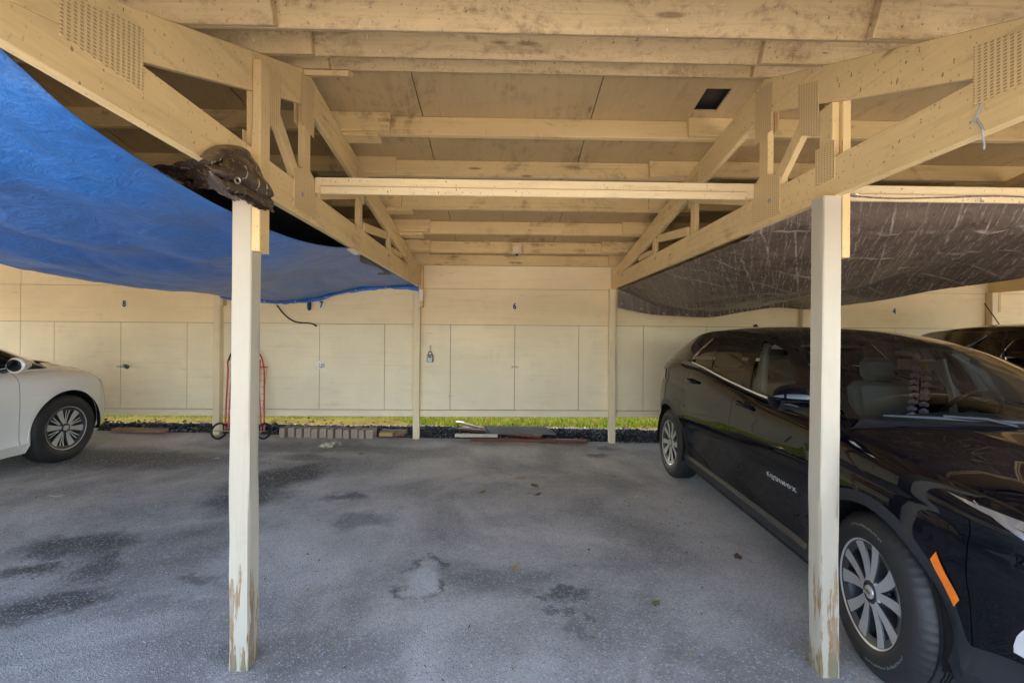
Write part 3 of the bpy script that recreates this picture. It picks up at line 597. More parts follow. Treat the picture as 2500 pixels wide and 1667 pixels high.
        RL = cr(p['rail'], 300); RL = RL[np.argsort(RL[:, 0])]; s.zr = lambda x: np.interp(x, RL[:, 0], RL[:, 2]); s.yr = lambda x: np.interp(x, RL[:, 0], RL[:, 1])
        xa0, xd0 = p['rail'][0][0], p['rail'][-1][0]
        # shoulder shelf between body top row and belt
        k0, k1 = iw, int(np.argmin(np.abs(X-xd0)+(Y < .3)*9)); sh = []
        for i in range(k0, k1+1):
            x = s.top[i, 0]; t = np.clip((p['cowl'][0]-x)/.12, 0, 1); q = s.top[i]; xx = min(x, xa0); bp = np.array([min(x, xa0) if x < xa0 else x, float(s.yb(xx)), float(s.zb(xx))]); sh.append([q, .55*q+.45*bp+np.array([0, 0, .004]), bp])
        sh = np.array(sh); body.grid(sh, flip=True).grid(s.mir(sh))
        # tail cap
        Tl = s.top[k1:]; Ti = np.array([[q, (q[0]*.6+.4*(xd0), q[1]*.88, q[2]+.012), (xd0-.0, min(q[1], float(s.yb(xd0)))*.9, float(s.zb(xd0)))] for q in Tl]); body.grid(Ti, flip=True).grid(s.mir(Ti))
        def sy(x, z):
            b_, t_ = s.zb(x), s.zr(x); w_ = np.clip((z-b_)/np.maximum(t_-b_, .02), 0, 1); return s.yb(x)+(s.yr(x)-s.yb(x))*w_+.022*np.sin(np.pi*w_)
        s.sy = sy
        def patch(La, Lb, m=9, off=0.0):
            La, Lb = np.asarray(La, float), np.asarray(Lb, float); u = np.linspace(0, 1, m)[:, None, None]; q = (1-u)*La[None]+u*Lb[None]; x, z = q[..., 0], q[..., 1]
            return np.stack([x, sy(x, z)+off, z], -1)
        s.patch = patch
        def line(a, b_, n=14): return np.linspace(a, b_, n)
        fr = MB(); frm = MB(); wt_ = p['win']                 # windows: list of (bottom front x, top front x, bottom rear x, top rear x, kind)
        hd = p.get('header', .055)
        def wl(xb, xt):                           # a pillar line from belt to header
            return line((xb, float(s.zb(xb))+.012), (xt, float(s.zr(xt))-hd))
        prevb, prevt = xa0-.02, wt_[0][1]
        first = True; wins = []
        La = np.stack([np.interp(np.linspace(0, 1, 14), [0, 1], [xa0-.02, wt_[0][1]]), 0*np.linspace(0, 1, 14)], 1); La[:, 1] = np.maximum(s.zr(La[:, 0])-.004, s.zb(La[:, 0])+.004); prev = La
        for (bf, tf_, br, tr, kind) in wt_:
            A = wl(bf, tf_); B = wl(br, tr); q = patch(prev, A); fr.grid(q, flip=False); frm.grid(s.mir(q), flip=True); q = patch(A, B, 15, -.007); wins.append((q, kind)); prev = B
        xe = xd0+.02; Lz = np.linspace(0, 1, 14); E_ = np.stack([xe+(p['drear']-xe)*Lz, float(s.zb(xe))+.01+0*Lz], 1); E_[:, 1] = np.maximum(s.zr(E_[:, 0])-.004, s.zb(E_[:, 0])+.004)
        q = patch(prev, E_); rear_body = MB().grid(q).grid(s.mir(q), flip=True)
        hx = np.linspace(wt_[0][1], p['drear'], 60); q = patch(np.stack([hx, s.zr(hx)-hd], 1), np.stack([hx, s.zr(hx)-.002], 1), 5); fr.grid(q, flip=True); frm.grid(s.mir(q), flip=False)
        body.v, body.f, body.m = body.v, body.f, body.m; b0 = len(body.v); body.add(rear_body.v, rear_body.f)
        # windscreen, roof, rear glass
        def span(pts, bul, crw, a0, a1, m=25, ex=2.0):
            a = np.linspace(a0, a1, m); o = []
            for (x, y, z), b_, c_ in zip(pts, bul, crw): o.append([(x+b_*(1-abs(q)**ex), q*y, z+c_*(1-abs(q)**2.2)) for q in a])
            return np.array(o)
        i0 = np.argsort(-np.array([q[0] for q in p['rail']])); rp = np.array(p['rail'])[i0]; full = cr(rp, 240)
        ia = int(np.argmin(np.abs(full[:, 0]-p['roof_x'][0]))); ib = int(np.argmin(np.abs(full[:, 0]-p['roof_x'][1])))
        fw = full[:ia+1][::3]; n1 = len(fw); bl = np.linspace(p['bulge'][0], p['bulge'][1], n1); cwn = np.linspace(p['bulge'][3], p['roof_crown'], n1)
        ws_ = span(fw, bl, cwn, -.945, .945, ex=2.2); edges = [span(fw, bl, cwn, .945, 1, 3, 2.2), span(fw, bl, cwn, -1, -.945, 3, 2.2)]
        fr.grid(edges[0], flip=True); frm.grid(edges[1], flip=True)
        rf_ = full[ia:ib+1][::2]; n2 = len(rf_); u = np.linspace(0, 1, n2); rb = p['bulge'][1]*(1-u)**2-p['bulge'][2]*u**2; rcw = np.full(n2, p['roof_crown']); roof = span(rf_, rb, rcw, -1, 1, 41, 2.2)
        rg = full[ib:][::3]; n3 = len(rg); rear = span(rg, np.linspace(-p['bulge'][2], -p['bulge'][2]*1.3, n3), np.linspace(p['roof_crown'], .02, n3), -.93, .93, 25); re2 = [span(rg, np.linspace(-p['bulge'][2], -p['bulge'][2]*1.3, n3), np.linspace(p['roof_crown'], .02, n3), a, b_, 3) for a, b_ in ((.93, 1), (-1, -.93))]
        for e in re2: body.grid(e, flip=True)
        # cowl plastic between hood and glass
        base = ws_[0]; Cw = np.array([[Ch[j], .5*Ch[j]+.5*np.array(bp)+np.array([0, 0, -.012]), bp] for j, bp in enumerate(np.stack([np.interp(np.linspace(0, 1, nF), np.linspace(0, 1, len(base)), base[:, k]) for k in range(3)], -1))])
        clad.grid(Cw, flip=False)
        B = obj('body', body, pm, root, smooth=38, norm=False); obj('hood', hood, pm, root, smooth=38); obj('lower_cladding', clad, M[p.get('clad_mat', 'cladding')], root, smooth=38); obj('underbody', vo, M['void'], root)
        obj('window_frame', fr, M['trimblack'], root, smooth=38); obj('window_frame', frm, M['trimblack'], root, smooth=38); obj('roof', MB().grid(roof, flip=True), pm, root, smooth=60)
        obj('windshield', MB().grid(ws_, flip=True), M['screen'], root, smooth=60); obj('rear_window', MB().grid(rear, flip=True), M['privacy'], root, smooth=60)
        inner = np.array(roof)[3:-2]; inner[..., 2] -= .045; inner[..., 1] *= .95; inner[..., 0] -= .05; obj('headliner', MB().grid(inner), M['liner'], root, smooth=60)
        # doors with windows and handles
        for sg in (1, -1):
            for di, dm in enumerate(dmask):
                d = obj('door', MB().grid(P if sg > 0 else PR, mask=dm, flip=sg > 0), pm, root, smooth=38)
                hx_ = p['handles'][di]; hz = float(p['zh'](hx_)); a = s.wrap(s.s_of_x(hx_+.07), hz, .03); c_ = s.wrap(s.s_of_x(hx_), hz+.003, .040); e = s.wrap(s.s_of_x(hx_-.09), hz+.006, .034)
                e0 = s.wrap(s.s_of_x(hx_-.095), hz+.006, 0); a0 = s.wrap(s.s_of_x(hx_+.08), hz, 0)
                h = MB().tube(cr([a0, a, c_, e, e0], 14), .0125, 8); rc = s.wrap(s.s_of_x(hx_+.0), hz, -.002); h2 = MB().ball(rc+np.array([0, -.004, 0]), (.055, .007, .028), 16)
                if sg < 0:
                    for hh in (h, h2): hh.v = [(q[0], -q[1], q[2]) for q in hh.v]
                obj('handle', h, pm, d, smooth=40, norm=True); obj('handle_recess', h2, M['void'], d, smooth=60)
            for q, kind in wins: obj('side_window', MB().grid(q if sg > 0 else s.mir(q), flip=(sg < 0)), M[kind], root, smooth=60)
        return s
    def tubeon(s, xz, off, r=.006, flat=None):    # strip on the greenhouse surface given (x,z)
        q = np.array([(x, float(s.sy(x, z))+off, z) for x, z in xz]); return q
def interior(c, root, p):
    xw = p['cowl'][0]; hf = p['half']
    dsh = MB(); A = []
    for x, z in ((xw+.10, 1.05), (xw-.05, 1.085), (xw-.25, 1.09), (xw-.42, 1.05), (xw-.48, .90), (xw-.45, .6)): A.append([(x-.0*(y/.7)**2, y, z+(.03 if abs(y) < .2 and z > .9 else 0)) for y in np.linspace(-.70, .70, 15)])
    obj('dashboard', dsh.grid(np.array(A)), M['dash'], root, smooth=50)
    sw = MB(); k0 = 0; pts = [(.185*math.cos(a), .185*math.sin(a), 0) for a in np.linspace(0, 2*math.pi, 33)]; sw.tube(pts, .014, 8, cap=False); sw.ball((0, 0, -.01), (.06, .05, .025), 12); sw.box((0, 0, 0), (.32, .03, .015)); sw.box((0, -.08, 0), (.03, .16, .015))
    sw.move(0, Matrix.Translation((xw-.60, .38, 1.04)) @ Matrix.Rotation(R_(-64), 4, 'Y') @ Matrix.Rotation(R_(-90), 4, 'Z')); obj('steering_wheel', sw, M['lamp'] if False else M['cladding'], root, smooth=50)
    for y in (-.38, .38):
        for x in (xw-1.0, xw-1.95):
            st = MB(); 
            for cc, dd, rt in (((x, y, .60), (.52, .50, .16), 0), ((x-.27, y, .88), (.14, .48, .60), -14), ((x-.36, y, 1.27), (.09, .28, .19), -8)): st.box((cc), dd, rot=Matrix.Rotation(R_(rt), 3, 'Y'))
            obj('seat', st, M['seat'], root, bevel=.045, smooth=60)
    obj('floor_carpet', MB().mm((-p['wb'], -hf+.14, .30), (.1, hf-.14, .34)), M['void'], root)
def place(root, fx, fy, ang, k=1.0):
    fz = gz(fx, fy); n = Vector((.02, -.0349, 1)).normalized(); f = Vector((math.cos(ang), math.sin(ang), 0)); f = (f-n*f.dot(n)).normalized(); l = n.cross(f)
    m = Matrix((f, l, n)).transposed().to_4x4(); root.rotation_euler = m.to_euler(); root.location = (fx, fy, fz+.004); root.scale = (k, k, k)
SUV = dict(wb=2.725, Rt=.364, Ra=.392, half=.915, nosex=.93, tailx=-3.72, lip=.055, zclad=.345,
    outline=[(.935, 0), (.915, .28), (.865, .52), (.785, .72), (.68, .845), (.52, .897), (.36, .912), (0, .912), (-.6, .908), (-1.3, .905), (-2.1, .912), (-2.725, .918), (-3.0, .90), (-3.22, .845), (-3.40, .72), (-3.53, .5), (-3.60, .25), (-3.61, 0)],
    ztop=((-3.7, -3.3, -2.9, -2.3, -1.5, -.8, -.3, 0, .4, .7, .85, .95), (1.12, 1.185, 1.205, 1.195, 1.11, 1.06, 1.055, 1.04, .995, .95, .905, .875)),
    sill=((-3.8, -3.3, -2.9, -2.2, -.4, .5, .95), (.34, .30, .27, .235, .225, .235, .26)), zclad_ends=((-3.8, -3.2, -2.7, 0, .42, .62, .80, .95), (.52, .50, .40, .37, .41, .455, .44, .42)),
    side=((.2, .27, .335, .352, .42, .52, .60, .66, .72, .86, .96, 1.06), (.10, .062, .040, .066, .060, .046, .030, .012, .003, .003, .013, .03)),
    nose=((.2, .3, .4, .5, .62, .75, .85, 1.0), (.10, .04, .015, .0, .0, .012, .06, .16)), tail=((.25, .35, .5, .6, .8, 1.0, 1.15), (.08, .02, 0, .02, .05, .06, .08)),
    zc=lambda x: .955-.045*(np.asarray(x)+1.19), crease=.010, shoulder=.055, bump_f=.46, bump_r=-3.05, doors=[-.36, -1.39, -2.40], handles=[-1.19, -2.15], zh=lambda x: 1.015-.057*(x+1.19),
    hood_corner=.42, cowl=(-.25, -.01, 1.135), crown=.045, ridge=.016,
    belt=((-3.35, -3.1, -2.8, -2.35, -1.5, -.9, -.32), (1.20, 1.235, 1.245, 1.235, 1.145, 1.098, 1.10), (.68, .76, .81, .838, .845, .835, .785)),
    rail=[(-.32, .785, 1.10), (-.58, .735, 1.25), (-.82, .69, 1.365), (-1.05, .645, 1.455), (-1.4, .622, 1.525), (-1.9, .612, 1.55), (-2.4, .597, 1.542), (-2.8, .575, 1.50), (-3.02, .555, 1.455), (-3.18, .60, 1.33), (-3.32, .68, 1.21)],
    roof_x=(-1.05, -3.03), roof_crown=.055, bulge=(.27, .15, .10, .03), drear=-2.98, header=.045,
    win=[(-.60, -1.06, -1.235, -1.40, 'glass'), (-1.36, -1.49, -1.90, -2.07, 'privacy'), (-1.925, -2.09, -2.31, -2.19, 'privacy')])
def detail_suv(c, root, main=True):
    p = c.p
    fl = lambda q, sg: [(a, sg*b, d) for a, b, d in q]
    # bright strip under the windows, kicking up behind
    xz = [(x, float(c.zb(x))+.004) for x in np.linspace(-.5, -2.30, 22)]+[(-2.345, 1.262), (-2.335, 1.30), (-2.28, 1.38), (-2.22, 1.47)]
    q = np.array([(x, float(c.sy(x, max(z, float(c.zb(x)))))+.006, z) for x, z in xz])
    for sg in (1, -1):
        st = MB(); G = np.array([[(a, b+.001, d-.010), (a, b+.006, d-.006), (a, b+.006, d+.008), (a, b-.002, d+.012)] for a, b, d in q]); G[-3:, :, 0] += np.array([.0, .002, -.006, -.008])[None]
        G[..., 1] *= sg; st.grid(G); obj('chrome_strip', st, M['chrome'], root, smooth=40)
    # lamps
    def wp(S0, S1, zl, zu, off, n=24, m=8):
        S = np.linspace(S0, S1, n); u = np.linspace(0, 1, m); z = np.array([zl(t)+(zu(t)-zl(t))*u for t in np.linspace(0, 1, n)]); return c.wrap(S[:, None], z, off)
    sA, sB = c.s_of_x(.33), c.s_of_x(.68)-.22
    for sg in (1, -1):
        def put(name, P, mat, par=root): G = np.array(P); G[..., 1] *= sg; return obj(name, MB().grid(G, flip=(sg < 0)), mat, par, smooth=50)
        zu = lambda t: .962-.045*t; zl = lambda t: .945-.125*t-.03*math.sin(t*3.14)
        h = put('headlight', wp(sA, sB, lambda t: zl(t)-.006*min(1, t*6), lambda t: zu(t)+.002, .003), M['trimblack'])
        put('led_strip', wp(sA-.03, sB+.01, lambda t: zl(t)+.62*(zu(t)-zl(t)), lambda t: zu(t)-.006, .0065), M['lamp'], h)
        put('lamp_lens', wp(sA-.12, sB+.01, lambda t: zl(t)+.012, lambda t: zl(t)+.45*(zu(t)-zl(t)), .0065), M['lamp'], h)
        S1 = c.s_of_x(.50); G = c.wrap(np.linspace(S1-.035, S1+.055, 8)[:, None], np.array([.585, .62, .655])[None]+np.linspace(-.035, .045, 8)[:, None]*-0, .005)
        mk = []
        for t in np.linspace(0, 1, 9):
            x0_ = .348+.07*t; zc_ = .70-.145*t; mk.append(c.wrap(np.array([c.s_of_x(x0_-.011), c.s_of_x(x0_), c.s_of_x(x0_+.011)]), np.array([zc_-.020, zc_, zc_+.020]), .0055))
        put('side_marker', np.array(mk), M['amber'])
        # fog pod
        Sf = c.s_of_x(.575); pd = put('fog_lamp_pod', wp(Sf+.005, Sf-.27, lambda t: .475-.01*t, lambda t: .52+.175*min(1, t*2.2)**.6-.03*t, .004), M['trimblack'])
        put('fog_lamp_lens', wp(Sf-.012, Sf-.24, lambda t: .487-.01*t, lambda t: .51+.165*min(1, t*2.2)**.6-.03*t, .009), M['white_lens'], pd)
        T0 = c.s_of_x(-3.02); tl = put('tail_lamp', wp(T0-.06, T0+.34, lambda t: 1.0+.02*t, lambda t: 1.115+.01*t, .006), M['red'])
        # mirror
        mb_ = MB(); A = []
        for u in np.linspace(0, 1, 12):
            r = [.30, .62, .86, .98, 1, .99, .96, .90, .82, .70, .5, .12][int(round(u*11))]; cy = .90+.245*u
            A.append([(-.43+.035*u+.075*math.cos(a)*(.9*r) , cy, 1.185+.012*u+.075*math.sin(a)*r*(1 if math.sin(a) > 0 else .78)) for a in np.linspace(0, 2*math.pi, 21)])
        G = np.array(A); G[..., 1] *= sg; mb_.grid(G); mi = obj('side_mirror', mb_, c.paint, root, smooth=60, norm=True)
        A2 = np.array([[(-.43+.035*u+.0765*math.cos(a)*.9, .905+.245*u, 1.178+.012*u+.0765*math.sin(a)*.8) for a in np.linspace(math.pi*1.03, math.pi*1.97, 11)] for u in np.linspace(.10, .93, 10)]); A2[..., 1] *= sg; obj('mirror_base_trim', MB().grid(A2), M['cladding'], mi, smooth=60)
        A3 = np.array([[(-.43+.035*u+.078*math.cos(a)*.9, .905+.245*u, 1.178+.012*u+.077*math.sin(a)*.92) for a in np.linspace(-.55, -.12, 5)] for u in np.linspace(.15, .9, 10)]); A3[..., 1] *= sg; obj('turn_signal', MB().grid(A3), M['chrome'], mi, smooth=60)
        arm = MB().tube([(-.44, sg*.82, 1.12), (-.43, sg*.93, 1.15)], [.03, .028], 10); obj('mirror_arm', arm, M['cladding'], mi, smooth=50)
    # grille, plate-less front, badge
    S = np.linspace(0, .55, 20); gm = c.wrap(S[:, None], np.linspace(.52, .74, 8)[None], .004); G = MB().grid(gm, flip=True).grid(c.mir(gm)); gr_ = obj('grille', G, M['trimblack'], root, smooth=50)
    for z in (.55, .60, .65, .70):
        q = c.wrap(np.linspace(0, .52, 12), z, .008); q2 = np.concatenate([c.mir(q)[::-1], q[1:]]); obj('grille_bar', MB().tube(q2, .006, 6), M['chrome'], gr_, smooth=50)
    # wipers
    for y0, y1 in ((.55, -.12), (-.05, -.66)):
        pts = []
        for t in np.linspace(0, 1, 10):
            y = y0+(y1-y0)*t; a = abs(y)/.76; x = -.25+.24*(1-min(1, a)**2.2)-.03-.03*t; pts.append((x, y, 1.150-.045*a**2+.018*t))
        wpo = MB().tube(pts, [.006+.007*math.sin(3.14*i/9) for i in range(10)], 6); wpo.tube([(pts[3][0]+.06, pts[3][1]+.02, pts[3][2]-.01), (pts[4][0]+.03, pts[4][1], pts[4][2]+.012), (pts[6][0], pts[6][1], pts[6][2]+.012)], .009, 6); obj('wiper', wpo, M['cladding'], root, smooth=50)
    if main:
        fin = MB().prism([(-2.66, -.012, 1.56), (-2.84, -.012, 1.55), (-2.825, -.010, 1.625), (-2.78, -.010, 1.63)], (0, .024, 0)); obj('shark_fin_antenna', fin, c.paint, root, bevel=.008)
    else:
        an = MB().ball((-2.72, 0, 1.572), (.07, .035, .018), 14); an.tube([(-2.72, 0, 1.58), (-2.89, 0, 1.82)], .005, 6); obj('mast_antenna', an, M['cladding'], root, smooth=50)
    mr = MB().box((-.82, 0, 1.365), (.02, .25, .065)).box((-.83, 0, 1.41), (.03, .03, .07)).box((-.90, 0, 1.435), (.12, .07, .03)); obj('rear_view_mirror', mr, M['liner'], root, bevel=.008)
    for y in (-.38, .38): obj('sun_visor', MB().box((-1.14, y, 1.475), (.15, .44, .02), rot=Matrix.Rotation(R_(12), 3, 'Y')), M['liner'], root, bevel=.006)
    pl = MB()
    for sg in (1, -1):
        obj('pillar_trim', MB().beam((-.62, sg*.66, 1.20), (-1.06, sg*.59, 1.40), .05, .05), M['liner'], root, bevel=.008); obj('pillar_trim', MB().beam((-1.30, sg*.755, 1.08), (-1.45, sg*.60, 1.45), .05, .05), M['liner'], root, bevel=.008)
    for sg in (1, -1):
        bl = MB().tube([(-1.36, sg*.66, 1.38), (-1.30, sg*.70, 1.1), (-1.24, sg*.70, .7)], .022, 6); obj('seat_belt', bl, M['liner'], root, smooth=50)
    interior(c, root, p)
    if main:                                      # chrome door lettering
        for sg in (-1, 1):
            v, f = text_mesh('EQUINOX', .040, .002, .0010, 1.0, 1.55); wd = .40; out = []
            xs_ = [q[0] for q in v]; wd = max(xs_)-min(xs_)
            for a, b_, c_ in v:
                x = -.715+(a if sg < 0 else -a)*.31/wd; z = .622+b_; q = c.wrap(c.s_of_x(x), z, .004+c_); out.append((q[0], sg*q[1], q[2]))
            obj('door_lettering', MB().add(out, f), M['silver'], root, norm=True)
            v, f = text_mesh('AWD', .02, .001, .0, 1.2); out = []
            for a, b_, c_ in v:
                x = -.62+(a*1.3 if sg < 0 else -a*1.3); z = .575+b_*.8; q = c.wrap(c.s_of_x(x), z, .003+c_); out.append((q[0], sg*q[1], q[2]))
    for xa in (0, -p['wb']):
        for sg in (1, -1): make_wheel(root, xa, sg*.893, sg, .364, .236, .225, 'twin', R_(-9.5) if xa == 0 and main else 0, main and sg < 0, rot0=R_(98) if xa == 0 else R_(60))
suv = thing('parked_car', 'black car with chrome window strip and twin spoke alloy wheels, nearest on the right', 'car', group=None, fixed=False)
place(suv, 2.69, 2.155, R_(-90)-.028, 1.04)
c = Car(SUV, suv, M['black_paint']).build(); detail_suv(c, suv)
suv2 = thing('parked_car', 'black car farther right with mast antenna, mostly hidden behind the nearer black car', 'car', fixed=False)
place(suv2, 5.87, 2.3, R_(-90), 1.12)
c2 = Car(SUV, suv2, M['black_paint_b']).build(); detail_suv(c2, suv2, False)
VAN = dict(clad_mat='white_paint', wb=3.0, Rt=.368, Ra=.40, half=.995, nosex=.95, tailx=-4.2, lip=.03, zclad=.30,
    outline=[(.95, 0), (.93, .3), (.865, .56), (.735, .76), (.56, .885), (.34, .955), (0, .985), (-.6, .99), (-1.5, .99), (-2.4, .99), (-3.0, .99), (-3.6, .965), (-4.0, .88), (-4.14, .6), (-4.18, .3), (-4.2, 0)],
    ztop=((-4.25, -3.6, -2.5, -1.5, -.6, -.2, .1, .4, .65, .82, .97), (1.05, 1.04, 1.03, 1.02, 1.01, 1.0, .98, .925, .85, .785, .73)),
    sill=((-4.3, -3.5, -2.5, -.4, .5, .97), (.34, .28, .20, .19, .21, .24)), zclad_ends=((-4.3, -3.4, 0, .45, .97), (.36, .31, .30, .28, .28)),
    side=((.19, .26, .30, .32, .45, .60, .75, .88, 1.0), (.07, .03, .010, .022, .020, .008, .0, .006, .03)), nose=((.2, .3, .4, .5, .62, .75, .9), (.10, .04, .01, 0, .035, .11, .25)), tail=((.25, .35, .5, .8, 1.1), (.06, .02, 0, .02, .05)),
    zc=lambda x: .78+0*np.asarray(x), crease=.004, shoulder=.06, bump_f=.50, bump_r=-3.75, doors=[-.50, -1.55, -2.9], handles=[-1.38, -1.75], zh=lambda x: .93+0*x,
    hood_corner=.38, cowl=(.0, .30, 1.07), crown=.05, ridge=.008,
    belt=((-4.05, -3.4, -2.4, -1.4, -.6, -.14), (1.06, 1.05, 1.04, 1.03, 1.025, 1.02), (.90, .915, .92, .92, .915, .885)),
    rail=[(-.14, .885, 1.02), (-.50, .82, 1.22), (-.85, .765, 1.40), (-1.2, .72, 1.555), (-1.6, .70, 1.625), (-2.5, .70, 1.66), (-3.3, .69, 1.645), (-3.75, .68, 1.60), (-3.92, .73, 1.40), (-4.05, .84, 1.09)],
    roof_x=(-1.22, -3.78), roof_crown=.06, bulge=(.40, .20, .08, .04), drear=-3.74, header=.06,
    win=[(-.26, -.51, -.50, -.56, 'privacy'), (-.58, -1.15, -1.52, -1.58, 'glass'), (-1.62, -1.68, -2.85, -2.87, 'privacy'), (-2.95, -2.97, -3.70, -3.66, 'privacy')])
van = thing('parked_minivan', 'white minivan parked nose in at the left edge by locker 8', 'minivan', fixed=False)
place(van, -5.71, 5.07, R_(90), 1.0)
cv = Car(VAN, van, M['white_paint']).build()
for sg in (1, -1):
    S0 = cv.s_of_x(.56); S = np.linspace(S0, cv.s_of_x(.85), 14); u = np.linspace(0, 1, 6); z = np.array([.70+.05*(1-t)+(.83-.06*t-.70-.05*(1-t))*u for t in np.linspace(0, 1, 14)]); G = cv.wrap(S[:, None], z, .004); G[..., 1] *= sg; obj('headlight', MB().grid(G, flip=sg < 0), M['lamp'], van, smooth=50)
    A = []
    for i, r in enumerate([.3, .66, .9, 1, 1, .98, .92, .8, .55, .1]):
        u = i/9; A.append([(-.60-.01*u+.10*math.cos(a)*r*(1.25 if math.cos(a) > 0 else .30), sg*(.97+.19*u), 1.085+.015*u+.075*math.sin(a)*r*(1 if math.cos(a) < 0 else 1-.35*math.cos(a))) for a in np.linspace(0, 2*math.pi, 21)])
    mi = obj('side_mirror', MB().grid(np.array(A)), M['white_paint'], van, smooth=60, norm=True); mg = MB().ball((-.630, sg*1.07, 1.093), (.006, .072, .058), 20); obj('mirror_glass', mg, M['trimblack'], mi, smooth=60); obj('mirror_arm', MB().tube([(-.57, sg*.90, 1.04), (-.59, sg*1.0, 1.06)], .035, 10), M['trimblack'], mi, smooth=50)
interior(cv, van, VAN)
for xa in (0, -3.0):
    for sg in (1, -1): make_wheel(van, xa, sg*.972, sg, .368, .238, .235, 'six', 0, False, rot0=R_(48))
# ================================================================ tarps
def tarp_mat(name, col, worn, cs, rough, lines=False, st=.5, soil=0.0, drop=False):
    b = NB(name); p = b.pos(); q = b.scale(p, (1, 1, 1)); n = b.noise(p, 9, 7, .65, .8); f = b.noise(p, 60, 4, .6)
    c = b.mix(b.step(n, .35, .7), tuple(z*.88 for z in col), tuple(z*1.10 for z in col)); h = b.math('ADD', b.math('MULTIPLY', n, .8), b.math('MULTIPLY', f, .2))
    if drop:
        dm = b.math('MULTIPLY', b.step(b.noise(b.scale(p, (55, 55, 10)), 1, 3), .60, .68), b.step(b.noise(p, 5, 2), .42, .55)); c = b.mix(b.math('MULTIPLY', dm, .75), c, (.62, .58, .48)); om = b.math('MULTIPLY', b.step(b.noise(b.scale(p, (70, 70, 13)), 1.3, 3), .60, .70), b.step(b.noise(p, 4, 2), .45, .58)); c = b.mix(b.math('MULTIPLY', om, .7), c, (.30, .15, .04))
    if soil: c = b.mix(b.math('MULTIPLY', b.step(b.noise(b.scale(p, (.9, .5, 1)), 1.6, 6, .65, .7), .44, .66), soil), c, (.15, .15, .17))  # soil: how far broad grey noise patches mute the colour
    if lines:                                     # fold lines: rubbed-off coating, plus crease glints painted into the colour
        m = None
        for ang, s_, th in ((.49, 13, .90), (.60, 8, .90), (.42, 19, .9), (.54, 26, .9), (1.58, 4, .9)):
            r = b.n('VectorRotate', _rotation_type='Z_AXIS', i0=p, i3=ang).outputs[0]
            ds = b.n('VectorMath', _operation='ADD', i0=r, i1=b.scale(b.n('VectorMath', _operation='SUBTRACT', i0=b.n('TexNoise', Vector=p, Scale=9.0, Detail=6.0, Roughness=.7).outputs[1], i1=(.5, .5, .5)).outputs[0], .028)).outputs[0]
            y = b.n('SeparateXYZ', i0=ds).outputs[0]; w_ = b.math('ABSOLUTE', b.math('SUBTRACT', b.math('FRACT', b.math('MULTIPLY', y, s_*.7)), .5)); ln = b.math('MULTIPLY', b.step(w_, .07, .0), b.step(b.noise(p, 2.6+s_*.5, 6, .72), .42, .60))
            m = ln if m is None else b.math('MAXIMUM', m, ln)
        g = b.math('MULTIPLY', b.step(b.noise(p, 34, 5, .7, 1.5), .60, .74), b.step(b.noise(p, 2.4, 3), .45, .6)); m = b.math('MAXIMUM', b.math('MULTIPLY', m, .8), b.math('MULTIPLY', g, .4))
        c = b.mix(m, c, worn); h = b.math('ADD', h, b.math('MULTIPLY', m, .5))
    else: 
        g = b.math('MULTIPLY', b.step(b.noise(b.scale(p, (40, 12, 40)), 1, 4), .66, .76), .35); c = b.mix(g, c, worn)
    return b.pbr(Base__Color=c, Roughness=rough, Specular__IOR__Level=.45, Normal=b.bump(h, st, .02))
M['blue'] = tarp_mat('blue_tarp', (.020, .155, .50), (.16, .27, .50), 1, .33, st=1.0, soil=.22); M['brown'] = tarp_mat('brown_tarp', (.145, .108, .083), (.50, .44, .39), 1, .22, True, 1.0)
M['brown_plain'] = tarp_mat('brown_tarp_plain', (.075, .054, .042), (.36, .32, .28), 1, .24, False, .5, drop=True)
def wr(x, y, s=0): return noise.noise((x, y, s))
# --- blue tarp slung under the trusses of the bay on the left
CL = XP0-W+.09; NXR = XP0+.0445
red = cr([at_x(-60, 60, -1.36), at_x(53, 162, -1.33), at_x(178, 276, -1.30), at_x(336, 389, -1.29), at_x(489, 479, -1.28), at_x(561, 514, -1.27), at_x(652, 560, -1.25), at_x(726, 588, -1.23), at_x(790, 600, -1.205), at_x(842, 602, -1.18), at_x(885, 614, -1.165), at_x(945, 658, -1.16), at_x(1003, 699, -1.16)], 90)
led = cr([(CL-.05, .9, 2.15), (CL, 2.0, 2.13), (CL, 3.4, 2.115), (CL, 4.5, 2.10), (CL, 5.5, 2.09), (CL, 6.28, 2.075)], 90)
nu, nv = 80, 90; Pb = np.zeros((nu, nv, 3)); yr = red[:, 1]; yl = led[:, 1]
far_ = cr([at_y(547, 720, 6.28), at_y(600, 729, 6.28), at_y(640, 732, 6.28), at_y(700, 722, 6.28), at_y(787, 701, 6.28), at_y(880, 699, 6.28), at_y(1003, 694, 6.3)], nu)
for i in range(nu):
    u = i/(nu-1)
    for j in range(nv):
        v = j/(nv-1); q = led[j]*(1-u)+red[j]*u; sag = .20*math.sin(math.pi*u)**1.2*math.sin(math.pi*min(1, .18+.82*(1-v)))
        e = far_[i]-(led[-1]*(1-u)+red[-1]*u); z = q[2]-sag*(1-v**3)+e[2]*v**3
        ridge = abs(wr(u*5+v*3.2, v*1.3-u*2.0, 1))*.050+.030*wr(u*9-v*6, v*3, 2)+.007*wr(u*38, v*30, 3)+.018*abs(wr(u*20+v*16, v*5, 8))+.022*abs(wr(u*3-v*9, u*8+v*2, 11))*v
        k = min(1, 6*u*(1-u)+.15)
        Pb[i, j] = (q[0], q[1]+e[1]*v**3, z-ridge*k)
bt = MB().grid(Pb, flip=False); blue = obj('blue_tarp', bt, M['blue'], smooth=180)
tag(blue, 'blue tarp sagging under the roof trusses of bay 7', 'tarp'); so = blue.modifiers.new('thick', 'SOLIDIFY'); so.thickness = .002
eyelet_q = []
hem = MB(); hp = Pb[:, -1]; G = []
